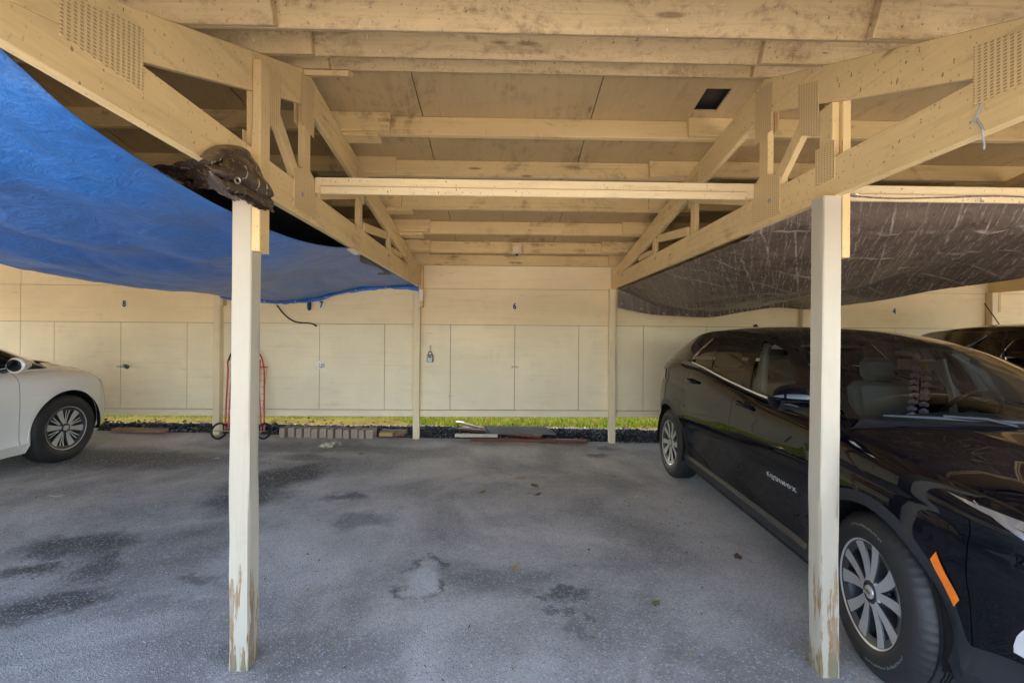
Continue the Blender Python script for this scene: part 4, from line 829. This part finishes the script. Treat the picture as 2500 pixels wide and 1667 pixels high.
for i in range(nu):
    u = i/(nu-1); dz = .04+.02*wr(u*9, 0, 4)+(.06*max(0, (u-.93)/.07)); p = hp[i]; G.append([p+np.array([0, .0, 0]), p+np.array([0, -.012+.014*wr(u*24, 1, 2), -dz*.5]), p+np.array([0, .012*wr(u*20, 3, 2), -dz])])
HG = np.array(G)
for i in range(6, nu-4, 12): eyelet_q.append(HG[i, 1]+np.array([0, -.012, 0]))
obj('hem', MB().grid(np.array(G)), M['blue'], blue, smooth=180)
obj('tape_patch', MB().grid(np.array([[at_x(845, 606, -1.147), at_x(866, 622, -1.147)], [at_x(862, 605, -1.147), at_x(880, 620, -1.147)]])+np.array([0, 0, -.004])), M['white'], blue)
# --- brown tarp of the bay on the right
xl_, xr_ = XP0+W+.047, XP0+2*W-.05; nu, nv = 100, 120; Pt = np.zeros((nu, nv, 3))
topc = cr([at_y(2063, 466, 2.752), at_y(2110, 472, 2.752), at_y(2180, 483, 2.752), at_y(2260, 480, 2.752), at_y(2330, 476, 2.752), at_y(2420, 484, 2.752), at_y(2500, 488, 2.752), (xr_, 2.752, 2.37)], nu)
botc = cr([(xl_+.03, 6.29, 1.99), (xl_+.30, 6.29, 1.905), at_y(1667, 772, 6.29), at_y(1760, 774, 6.29), at_y(1878, 762, 6.29), at_y(1950, 752, 6.29), (xr_, 6.29, 1.99)], nu)
for i in range(nu):
    u = i/(nu-1)
    for j in range(nv):
        v = j/(nv-1)
        if v < .93:
            t = v/.93; y = 2.752+(6.27-2.752)*t**1.05
            ze = zb(y)-.012-.02*abs(wr(y*3, 1, 5)); zr_ = itp([2.75, 3.2, 3.7, 4.3, 5.0, 5.8, 6.3], [2.37, 2.18, 2.06, 2.05, 2.01, 1.99, 1.99], y)
            zt_ = topc[i][2]; zf = botc[i][2]+.10
            mid = zf+(zt_-zf)*(1-t)**3.4*.95+.04*math.sin(3.14*t)
            mid -= .05*math.sin(math.pi*min(1, u*1.1))*math.sin(math.pi*t)
            a = max(0, 1-u/.30)**1.8; b_ = max(0, (u-.80)/.20)**1.6; z = mid*(1-a)*(1-b_)+ze*a*(1-b_)+float(zr_)*b_
            if t < .05: z = z*(t/.05)+zt_*(1-t/.05)
            x = xl_+(xr_-xl_)*u; rid = .055*abs(wr(u*4+t*2.6, t*4-u*3, 6))+.036*wr(u*7-t*4, t*3, 7)+.03*abs(wr(u*9+t*7, t*2, 21))+.011*abs(wr(u*16+t*18, t*12-u*9, 9))+.006*wr(u*45, t*40, 3)+.06*abs(wr(u*8+t*4, t*1.2, 15))*max(0, 1-t*4)
            z -= rid*min(1, 9*u*(1-u)+.2)*min(1, t*12); Pt[i, j] = (x, y-.015*wr(u*9, 2, 2)*max(0, 1-8*t), z)
        else:
            t = (v-.93)/.07; top_ = Pt[i, int(.93*(nv-1))] if j else None; base = Pt[i, int(np.ceil(.93*(nv-1)))-1]; Pt[i, j] = base+(np.array([base[0], 6.285+.012*wr(u*12, 0, 3), botc[i][2]])-base)*t
tp = obj('brown_tarp', MB().grid(Pt, flip=False), M['brown'], smooth=180); tag(tp, 'brown creased tarp with eyelets hung over the near black car', 'tarp'); so = tp.modifiers.new('thick', 'SOLIDIFY'); so.thickness = .002
M['brass'] = plain('eyelet_metal', (.62, .60, .55), .3, .9)
def eyelet(c, n, par, r=.014):
    e = MB().lathe([(r*.55, .0), (r*.6, .004), (r*.85, .005), (r, .001)], 16, ax='z'); e.move(0, Matrix.Translation(c) @ Vector(n).to_track_quat('Z', 'Y').to_matrix().to_4x4()); obj('eyelet', e, M['brass'], par, smooth=50)
for q in eyelet_q: eyelet(q, (0, -1, .1), blue, .011)
for x, y in ((2090, 478), (2397, 489)):
    p = at_y(x, y, 2.738); eyelet(p, (0, -1, -.1), tp, .013)
for i in (2, 12, 24, 36, 48, 60): q = Pt[i, -3]; eyelet(q+np.array([0, -.012, .005]), (0, -1, 0), tp, .012)
# --- brown tarp scrap bundled over the chord by the left post
def cloth(rows, nu, nv, xs, pleat, seed):        # rows of photo points from top edge to free edge, each row with its own x plane
    R = [np.array([at_x(x, y, X) for x, y in cr(r, nu)]) for r, X in zip(rows, xs)]; G = np.stack([cr([r[i] for r in R], nv) for i in range(nu)])
    for i in range(nu):
        u = i/(nu-1)
        for j in range(nv):
            v = j/(nv-1); p = G[i, j]; q = v*5.2+u*1.6+1.5*wr(u*2.2+seed, v*1.4, seed); d = pleat*(abs(math.sin(q*math.pi*.5))**.7)*min(1, v*2.5+.2)*(.45+.55*abs(wr(u*3, v*2, seed+3))*2)
            d += .010*abs(wr(u*7-v*4, v*5+u*3, seed+5))+.0025*wr(u*22, v*18, seed+6); G[i, j, 0] += d; G[i, j, 2] -= .35*d*v
    return G
T1 = [[(488, 384), (512, 362), (545, 355), (585, 361), (612, 385), (638, 425), (650, 462)], [(490, 392), (518, 376), (550, 371), (585, 378), (612, 402), (640, 442), (653, 474)], [(496, 404), (522, 408), (552, 416), (585, 424), (616, 444), (642, 470), (655, 488)], [(500, 416), (526, 438), (552, 452), (585, 460), (618, 478), (640, 498), (656, 506)], [(506, 424), (530, 452), (556, 470), (586, 480), (618, 500), (640, 508), (654, 514)]]
cg = cloth(T1, 70, 60, (-1.150, -1.100, -1.075, -1.078, -1.088), .042, 1.0)
bun = obj('tarp_scrap', MB().grid(cg), M['brown_plain'], smooth=75); tag(bun, 'crumpled brown tarp scrap draped over the beam by the left post', 'tarp'); so = bun.modifiers.new('thick', 'SOLIDIFY'); so.thickness = .003
T2 = [[(506, 424), (530, 450), (556, 470), (586, 482)], [(500, 440), (528, 462), (552, 474), (580, 486)], [(508, 452), (530, 470), (548, 480), (566, 490)]]
obj('under_fold', MB().grid(cloth(T2, 30, 20, (-1.10, -1.16, -1.20), .02, 5.0)), M['brown_plain'], bun, smooth=75)
SK = [[(556, 440), (592, 452), (630, 462), (654, 470)], [(558, 462), (590, 480), (628, 490), (653, 500)], [(566, 474), (600, 490), (622, 504), (652, 511)], [(590, 482), (612, 494), (634, 510), (650, 512)]]
sk_ = np.array([[at_x(x, y, -1.085+.012*k) for x, y in r] for k, r in enumerate(SK)]); sk2 = np.array([cr(r, 24) for r in sk_]); sk2 = np.stack([cr(sk2[:, i], 16) for i in range(24)], 0)
for i in range(24):
    for j in range(16): sk2[i, j, 0] += .022*abs(wr(i*.45, j*.22, 4))-.006; sk2[i, j, 2] += .012*wr(i*.6, j*.3, 8)
obj('hanging_edge', MB().grid(sk2), M['brown_plain'], bun, smooth=180)
wing = np.zeros((16, 14, 3))
a0, a1, a2 = at_y(515, 378, 1.72), at_y(372, 408, 1.98), at_y(455, 452, 2.02)
a3 = at_y(556, 474, 1.98)
for i in range(16):
    u = i/15
    for j in range(14):
        v = j/13; q = (a0*(1-u)+a1*u)*(1-v)+(a3*(1-u)+a2*u)*v; wing[i, j] = q+np.array([0, .05*math.sin(3.14*v)+.03*wr(u*5, v*5, 3), .02*wr(u*4, v*6, 1)])
obj('loose_flap', MB().grid(wing), M['brown_plain'], bun, smooth=180)
eyelet(at_x(579, 441, -1.042), (1, -.5, -.1), bun, .014)
# --- dark sheet added to stand for the shade above the blue tarp
M['shade_sheet'] = tarp_mat('shade_sheet', (.012, .012, .014), (.05, .05, .05), 1, .5)
dz = np.array([[(x, y, 2.26+.02*wr(x*2, y*2, 4)) for y in np.linspace(2.25, 5.2, 20)] for x in np.linspace(CL+.1, -1.26, 20)])
dt = obj('shade_sheet', MB().grid(dz), M['shade_sheet'], smooth=180); tag(dt, 'dark sheet standing for the shade above the blue tarp beneath the left truss', 'tarp')
# ================================================================ small things
# --- red folding cart
M['red_metal'] = plain('red_painted_metal', (.50, .045, .025), .4, coat=.4); M['tyre_small'] = M['rubber']
def at_cart(x, y, Y=6.12): return at_y(x, y, Y)
cart = thing('hand_cart', 'red folding hand cart with spoked wheels behind the left post', 'cart', (-3.45, 6.12, gz(-3.45, 6.1)), fixed=True)
zf = gz(-3.45, 6.1)
fr = MB()
def lean(x, z): return (x, 6.36-.22*(1-(z-zf)/1.2), z)
Lx, Rx = -3.79, -3.17
fr.tube([lean(Lx+.09, zf+.10), lean(Lx+.04, zf+.9), lean(Lx+.02, zf+1.02), lean(Lx+.05, zf+1.10)], .011, 8).tube([lean(Rx-.01, zf+.10), lean(Rx-.09, zf+.9), lean(Rx-.13, zf+1.05), lean(Rx-.17, zf+1.12)], .011, 8)
fr.tube([lean(Lx+.13, zf+.12), lean(Lx+.10, zf+.7), lean(Lx+.11, zf+1.05)], .009, 8).tube([lean(Rx-.05, zf+.12), lean(Rx-.14, zf+.7), lean(Rx-.16, zf+1.05)], .009, 8)
for z in (.14, .95): fr.tube([lean(Lx+.08, zf+z), lean(Rx-.05, zf+z)], .009, 8)
obj('frame', fr, M['red_metal'], cart, smooth=50)
gw = MB()
for k in range(9): z = zf+.14+.09*k; gw.tube([lean(Lx+.09, z), lean(Rx-.06, z)], .003, 5)
for k in range(7): x = Lx+.14+.07*k; gw.tube([lean(x, zf+.13), lean(x, zf+.94)], .003, 5)
obj('wire_basket', gw, M['red_metal'], cart, smooth=50)
obj('handle', MB().tube(cr([lean(Lx+.03, zf+1.03), lean(Lx+.06, zf+1.13), lean(Lx+.14, zf+1.17), lean(Rx-.24, zf+1.17), lean(Rx-.17, zf+1.11)], 20), .013, 8), M['rubber'], cart, smooth=50)
obj('axle', MB().tube([(Lx-.01, 6.10, zf+.115), (Rx+.02, 6.10, zf+.115)], .008, 8), M['steel'], cart)
for x in (Lx+.05, Rx+.02):
    tr = Matrix.Translation((x, 6.10, zf+.115)) @ Matrix.Rotation(R_(62), 4, 'Z')
    t = MB().lathe([(.088, -.012), (.105, -.014), (.112, 0), (.105, .014), (.088, .012)], 32); t.move(0, tr); wo = obj('wheel', t, M['rubber'], cart, smooth=50)
    s_ = MB().lathe([(.080, -.008), (.089, -.009), (.089, .009), (.080, .008)], 32); s_.lathe([(0, -.014), (.016, -.014), (.016, .014), (0, .014)], 16)
    for k in range(10): a = 2*math.pi*k/10; s_.tube([(.01*math.cos(a), 0, .01*math.sin(a)), (.084*math.cos(a), 0, .084*math.sin(a))], .0022, 5)
    s_.move(0, tr); so_ = obj('spokes', s_, M['white'], wo, smooth=50)
    for cv_ in so_.data.vertices: cv_.co -= Vector(cart['orig'])
    so_.location = (0, 0, 0)
# --- pavers in a row
M['paver'] = plain('tan_concrete_paver', (.37, .285, .22), .85, var=.3, bump=.6, sc_=24)
px = [(681, 694, 0), (702, 718, 1), (722, 736, 0), (741, 758, 1), (759, 774, 0), (779, 796, 1), (799, 812, 0), (818, 835, 1), (837, 851, 0), (856, 873, 1), (875, 888, 0), (892, 910, 1)]
ordn = ['first', 'second', 'third', 'fourth', 'fifth', 'sixth', 'seventh', 'eighth', 'ninth', 'tenth', 'eleventh', 'twelfth']
for k, (xa, xb, wide) in enumerate(px):
    yy = 6.28+(.02 if wide else -.015)+.012*wr(k*3.3, 1, 1); a = at_y(xa, 1060, yy)[0]; b_ = at_y(xb, 1060, yy)[0]; hh = .122+.008*wr(k*2.1, 5, 1); z0 = gz(a, yy)
    pts = [(a, yy, z0-.01), (b_, yy, z0-.01), (b_, yy, z0+hh), (a, yy, z0+hh)]
    mb = MB().mm((-(b_-a)/2, 0, -.01), ((b_-a)/2, .21, hh)); o = obj('paver', mb, M['paver'], bevel=.006); o.location = ((a+b_)/2, yy, z0); o.rotation_euler = (0, 0, .10*wr(k*5.1, 2, 3))
    tag(o, '%s tan paver block, %s, %s in the row counted from the left' % ('wide' if wide else 'narrow', 'beside the red cart' if k == 0 else 'beside the stacked boards' if k == 11 else 'between two others', ordn[k]), 'paver', 'paver blocks standing in a row by the gravel')
# --- loose boards
M['wood_red'] = plain('red_brown_board', (.17, .060, .038), .75, var=.3, bump=.5, sc_=18); M['wood_tan'] = plain('bare_tan_wood', (.46, .28, .12), .7, var=.25, bump=.4, sc_=18); M['wood_cream'] = plain('cream_painted_board', (.60, .54, .40), .7, var=.25, bump=.4, sc_=14); M['wood_brown'] = plain('weathered_brown_board', (.26, .14, .085), .8, var=.35, bump=.5, sc_=16)
def board(p0, p1, w_, h, mat, label, grp='loose boards on the gravel'):
    mb = MB().beam(p0, p1, w_, h); o = obj('wood_board', mb, mat, bevel=.003); tag(o, label, 'board', grp); return o
def gg(x, y, up=.03): p = at_g(x, y, up); return p
z0 = gz(0, 6.4)
board((-.42, 6.31, z0+.028), (1.20, 6.36, z0-.002), .085, .038, M['wood_red'], 'long red brown board lying along the edge of the asphalt')
board((-.66, 6.92, z0+.055), (.56, 6.40, z0+.052), .10, .035, M['wood_red'], 'red brown board lying slantwise against the metal mesh panel')
board((-.66, 6.44, z0+.055), (-.06, 6.43, z0+.05), .06, .045, M['wood_cream'], 'short cream painted board with worn patches in front of the slanting red one')
board((-.72, 7.28, .22), (-.30, 6.98, z0+.05), .07, .03, M['wood_tan'], 'bare tan stick of wood pointing back towards the lawn')
board((-1.72, 6.56, z0+.07), (-1.37, 6.53, z0+.07), .16, .07, M['wood_brown'], 'weathered brown timber right of the paver row, behind a smaller piece')
board((-1.71, 6.41, z0+.075), (-1.52, 6.40, z0+.075), .07, .05, M['wood_tan'], 'small tan offcut in front of the brown timber by the pavers')
pL, pR = at_g(262, 1056, .02), at_g(385, 1060, .02); board((pL[0], 6.34, gz(pL[0], 6.4)+.035), (pR[0], 6.34, gz(pR[0], 6.4)+.035), .12, .045, M['wood_brown'], 'brown board on the gravel in front of the white van')
# --- expanded metal panel
M['mesh_metal'] = plain('weathered_mesh_metal', (.20, .165, .125), .65, .3, var=.25)
mm_ = MB(); o0 = Vector((-.30, 6.98, z0+.085)); eu = Vector((.98, .02, -.01)); ev = Vector((.10, -.50, -.015))
def mp(u, v): return o0+eu*u+ev*v
for k in range(-14, 30):
    for sgn in (1, -1):
        a, b_ = None, None
        pts = []
        for t in np.linspace(0, 1, 9):
            u = k/28+ (t*.5 if sgn > 0 else -t*.5)+(0 if sgn > 0 else .5)
            if 0 <= u <= 1.0: pts.append(mp(u, t)+Vector((0, 0, .004*sgn)))
        if len(pts) > 1: mm_.tube(pts, .0045, 4)
mm_.tube([mp(0, 0), mp(1, 0), mp(1, 1), mp(0, 1), mp(0, 0)], .007, 5)
tag(obj('metal_mesh_panel', mm_, M['mesh_metal']), 'rusty diamond mesh metal panel lying on the gravel beneath locker 6', 'panel')
# --- ceiling lamp holder
M['porcelain'] = plain('dirty_porcelain', (.72, .62, .43), .4, coat=.3)
lp = at_y(1262, 612, 5.60); lamp = thing('ceiling_lamp', 'small porcelain ceiling lamp holder under the purlin above locker 6', 'lamp', tuple(lp), fixed=False); lamp.scale = (1.15, 1.15, 1.15)
obj('base', MB().lathe([(0, .035), (.050, .035), (.056, .022), (.053, .0), (.0, .0)][::-1], 28, ax='z'), M['porcelain'], lamp, smooth=50, norm=True)
obj('shade_rim', MB().lathe([(.030, .0), (.062, -.004), (.064, -.02), (.045, -.032), (.022, -.036), (0, -.036)], 28, ax='z'), M['porcelain'], lamp, smooth=50, norm=True)
obj('socket', MB().lathe([(0, -.056), (.012, -.056), (.016, -.044), (.016, -.034)], 16, ax='z'), M['rubber'], lamp, smooth=50, norm=True)
obj('mount_block', MB().mm((-.05, .0, .030), (.05, .07, .085)), M['purlin'], lamp, bevel=.003)
# --- key lock box
M['grey_box'] = plain('pale_grey_keypad', (.50, .53, .57), .4); M['box_dark'] = plain('dark_grey_casting', (.05, .055, .06), .5)
kb = at_y(1050, 875, YW-.022); key = thing('key_lockbox', 'grey key lock box hanging from a hasp on locker 6', 'lock box', tuple(kb), fixed=False)
obj('case', MB().box((0, 0, 0), (.088, .035, .105)), M['box_dark'], key, bevel=.008); obj('cover', MB().box((0, -.021, -.004), (.070, .008, .088)), M['grey_box'], key, bevel=.004); obj('dial_window', MB().box((0, -.027, .022), (.044, .004, .018)), M['ink'], key, bevel=.003)
obj('shackle', MB().tube([(-.024, 0, .05), (-.024, 0, .075)]+[(-.024*math.cos(a), 0, .075+.024*math.sin(a)) for a in np.linspace(.2, 2.94, 9)]+[(.024, 0, .075), (.024, 0, .05)], .0065, 8), M['box_dark'], key, smooth=50)
hk = thing('wall_hook', 'metal hasp hook on locker 6 that holds the key lock box', 'hook', (kb[0], YW-.004, kb[2]+.12), fixed=False)
obj('staple', MB().tube([(0, .0, .055), (0, -.014, .05), (0, -.020, .0), (.004, -.016, -.03), (.0, -.006, -.03)], .007, 8), M['hinge'], hk, smooth=50); obj('plate', MB().box((0, .001, .03), (.022, .004, .07)), M['hinge'], hk, bevel=.001)
# --- padlock of locker 8, card and sticker of locker 7
pp = at_y(307, 893, YW-.025); pk = thing('padlock', 'dark padlock closing the doors of locker 8', 'padlock', tuple(pp), fixed=False)
obj('body', MB().box((.01, 0, -.01), (.06, .03, .05), rot=Matrix.Rotation(R_(25), 3, 'Y')), M['box_dark'], pk, bevel=.006); obj('shackle', MB().tube([(-.01, 0, .01), (-.03, .0, .03), (-.045, .005, .01), (-.03, .01, -.01)], .005, 8), M['steel'], pk, smooth=50)
sp_ = at_y(782, 885, YW-.004); M['purple'] = plain('purple_print', (.16, .05, .30), .5)
stk = thing('card_tag', 'white card with a purple circle mark hung by the latch of locker 7', 'tag', (sp_[0], YW-.004, sp_[2]), fixed=False)
obj('card', MB().prism([(-.075, 0, .028), (.055, 0, .028), (.055, 0, -.045), (.018, 0, -.045), (.018, 0, -.008), (-.075, 0, -.008)], (0, -.003, 0)), M['white'], stk)
obj('purple_mark', MB().lathe([(.016, 0), (.025, 0)], 24, c=(.035, -.0045, -.042)).prism([(.026, -.0045, -.02), (.040, -.0045, -.02), (.034, -.0045, -.045)], (0, .0005, 0)), M['purple'], stk)
# --- bungee cord, cord end and dark blue sleeve
cd = MB().tube(cr([at_y(x, y, YW-.02) for x, y in ((676, 745), (690, 763), (705, 777), (720, 785), (737, 788), (757, 789), (768, 793), (771, 795))], 40), .010, 8); cd.ball(at_y(771, 795, YW-.022), (.016, .012, .014), 10)
tag(obj('black_cord', cd, M['rubber'], smooth=60), 'thick black rubber cord hanging across the top of locker 7 doors', 'cord')
sl = at_y(755, 747, YW-.06); M['navy'] = plain('navy_cloth', (.012, .03, .10), .6)
s1 = MB().lathe([(0, -.062), (.018, -.058), (.027, -.03), (.028, .03), (.020, .055), (0, .062)], 16, ax='z'); o = obj('rolled_sleeve', s1, M['navy'], smooth=60, norm=True); o.location = sl; tag(o, 'small dark blue rolled cloth hanging left of plate 7', 'cloth roll')
# --- white box and cord on the back post
wb_ = at_x(1022, 714, -1.10); o = obj('junction_box', MB().box((0, 0, 0), (.055, .035, .155)), M['white'], bevel=.005); o.location = (-1.128, 6.315, wb_[2]); tag(o, 'small white box screwed to the back post between lockers 7 and 6', 'box')
# --- string tied round the right truss
st = MB(); X0 = XP0+W+TX-.006
st.tube(cr([at_x(x, y, X0) for x, y in ((2397, 252), (2392, 268), (2384, 290), (2392, 302), (2399, 316))], 20), .0035, 6); st.tube([at_x(x, y, X0-.002) for x, y in ((2384, 290), (2376, 297), (2371, 304))], .0035, 6)
st.tube(cr([at_x(2399, 316, X0), at_x(2400, 335, X0+.01), at_x(2403, 352, X0+.012), at_x(2402, 366, X0+.012)], 12), .003, 6)
tag(obj('tied_string', st, plain('grey_blue_string', (.30, .34, .36), .8), smooth=60), 'pale grey string knotted round the lower beam at the upper right', 'string')
# --- flower garland on the mirror of the near car
M['petal'] = plain('lavender_petals', (.74, .68, .95), .7, var=.1); M['ribbon'] = plain('cream_ribbon', (.75, .70, .50), .6)
suv_m = Matrix.Translation(suv.location) @ suv.rotation_euler.to_matrix().to_4x4() @ Matrix.Diagonal((1.04, 1.04, 1.04, 1))
gp = suv_m @ Vector((-.79, .0, 1.375)); gar = thing('flower_garland', 'lavender flower garland hanging from the mirror inside the near black car', 'garland', tuple(gp), fixed=False)
rb = MB(); fl_ = MB()
for s_ in (-.018, .0, .02, .03): rb.tube([(s_, 0, .01), (s_*1.4, -.008, -.12), (s_*1.3, -.004, -.24)], .0028, 5)
obj('ribbon', rb, M['ribbon'], gar, smooth=60)
for k in range(8):
    for sx in (-1, 1):
        c0 = Vector((sx*.036+.012*wr(k*1.7, sx, 1)-.004*k, -.006, -.03-.043*k-(.018 if sx > 0 else 0))); f = MB()
        for m in range(6): a = 2*math.pi*m/6+k; f.ball(c0+Vector((.017*math.cos(a), .012*math.sin(a), .005*math.sin(2*a)-.004)), (.013, .012, .014), 8)
        obj('blossom', f, M['petal'], gar, smooth=60)
f = MB()
for m in range(5): a = 2*math.pi*m/5; f.ball(Vector((-.035+.012*math.cos(a), -.01, .045+.016*math.sin(a))), (.014, .009, .016), 8)
obj('blossom', f, M['petal'], gar, smooth=60)
# --- fallen leaves and litter
LM = [plain('dry_leaf_tan', (.45, .32, .17), .8, var=.3), plain('dry_leaf_brown', (.20, .10, .05), .8, var=.3), plain('leaf_olive', (.20, .19, .06), .8, var=.3), plain('leaf_pale', (.60, .56, .40), .8, var=.2)]
def leaf(x, y, r, mi, label, ang):
    p = at_g(x, y); mb = MB(); n = 18; pts = []
    for k in range(n):
        a = 2*math.pi*k/n; rr = r*(.55+.45*abs(math.cos(2.5*a)))*(1.25 if k == 0 else 1); pts.append((rr*math.cos(a)*1.25, rr*math.sin(a)*.8, .004+.35*r*abs(wr(k*.7, x, y))+.12*r*math.cos(a)**2))
    mb.add([(0, 0, .006)]+pts, [(0, k+1, (k+1) % n+1) for k in range(n)]); mb.tube([(-r*.6, 0, .008), (-r*1.7, r*.15, .012)], .0022, 4)
    o = obj('fallen_leaf', mb, LM[mi], smooth=60); o.location = (p[0], p[1], p[2]+.003); o.rotation_euler = (0, 0, ang); tag(o, label, 'leaf', 'fallen leaves on the asphalt')
for a in ((1270, 1168, .060, 0, 'curled tan leaf on the asphalt, middle of bay 6', .5), (1306, 1187, .050, 1, 'dark red brown leaf just right of the curled tan one', 2), (1178, 1203, .045, 2, 'flat olive leaf left of the curled tan one', 1), (1312, 1209, .035, 1, 'small dark leaf with a pale fleck below the red brown one', 4),
          (1546, 1215, .042, 3, 'pale cream leaf on open asphalt near the black car door', .3), (1500, 1165, .035, 2, 'small yellow olive leaf nearest the black car rear wheel', 2.2), (1801, 1361, .042, 1, 'ragged brown leaf beside the sill of the near black car', 1.2), (1256, 1388, .038, 0, 'light brown leaf near the oil spots in the foreground', .9),
          (853, 1111, .030, 0, 'tiny tan leaf right of the shredded clump', .2), (881, 1109, .03, 1, 'tiny brown leaf in front of the paver row', 2.8), (1298, 1117, .03, 0, 'small tan leaf below the long red board', 1.9), (375, 1123, .045, 1, 'brown leaf on the dark asphalt right of the van wheel', .4), (530, 1120, .03, 3, 'pale leaf just left of the left post', 1.1), (140, 1213, .04, 3, 'pale twig-like leaf in front of the white van', .1), (1601, 1475, .03, 2, 'small olive leaf in the right foreground', .7)): leaf(*a)
ck = MB(); p = at_g(805, 1090)
for k in range(46):
    c0 = p+np.array([rng.normal(0, .055), rng.normal(0, .05), .005+abs(rng.normal(0, .022))]); e = rng.normal(0, .022, 3); e[2] *= .5; s2 = rng.normal(0, .012, 3); ck.add([c0-e, c0+s2, c0+e, c0-s2], [(0, 1, 2, 3)])
tag(obj('leaf_clump', ck, [LM[3]]), 'small clump of shredded pale dry leaves in front of the pavers', 'leaf clump')
lt = MB(); lm = []
for k in range(1500):
    if k < 600: q = rng.normal([1640, 1250], [170, 70]); 
    elif k < 900: q = rng.normal([700, 1165], [60, 45])
    elif k < 1000: q = rng.normal([75, 1390], [45, 14])
    else: q = (rng.uniform(0, 1950), 1095+570*rng.random()**1.1)
    p = at_g(*q)
    if not (-6 < p[0] < 1.75 and 2.0 < p[1] < 6.4): continue
    l = rng.uniform(.004, .010) if rng.random() < .8 else rng.uniform(.012, .022); a = rng.uniform(0, 6.28); w_ = l*rng.uniform(.15, .5); dx, dy = l*math.cos(a), l*math.sin(a); ex, ey = -w_*math.sin(a), w_*math.cos(a)
    lt.add([(p[0]-dx, p[1]-dy, p[2]+.008), (p[0]+ex, p[1]+ey, p[2]+.010), (p[0]+dx, p[1]+dy, p[2]+.009), (p[0]-ex, p[1]-ey, p[2]+.008)], [(0, 3, 2, 1)])
def litter():
    b = NB('leaf_litter'); i = b.n('NewGeometry').outputs['Random Per Island']; r = b.n('ValToRGB', i0=i); e = r.color_ramp.elements; e[0].color = (.12, .075, .035, 1); e[1].color = (.62, .56, .44, 1); x = e.new(.5); x.color = (.38, .30, .16, 1); return b.pbr(Base__Color=r.outputs[0], Roughness=.9, Specular__IOR__Level=.1)
M['litter'] = litter(); tag(obj('leaf_litter', lt, M['litter']), 'specks of dry leaf litter scattered over the asphalt', 'litter', kind='stuff')
lf = MB()
for k in range(1500):
    x = rng.uniform(-7, 4.5); y = 6.5+rng.random()*(1.3 if x < -1.3 else .85)
    if x > -2.0 and rng.random() < .55: continue
    z = (gstrip_z(x, y) if y < 7.4 else .15)+rng.uniform(.004, .035); l = rng.uniform(.015, .04); a, b_ = rng.uniform(0, 6.28), rng.normal(0, .4); d = np.array([math.cos(a), math.sin(a), b_*.6])*l; e = np.array([-math.sin(a), math.cos(a), rng.normal(0, .5)])*l*.5; c0 = np.array([x, y, z]); lf.add([c0-d, c0+e, c0+d, c0-e], [(0, 1, 2, 3)])
M['dead'] = plain('dead_leaf_brown', (.055, .036, .02), .95, var=.6, sc_=6); [n_ for n_ in M['dead'].node_tree.nodes if n_.type == 'BSDF_PRINCIPLED'][0].inputs['Specular IOR Level'].default_value = 0; tag(obj('dead_leaves', lf, M['dead']), 'dead leaves gathered on the gravel under the lockers', 'dead leaves', kind='stuff')
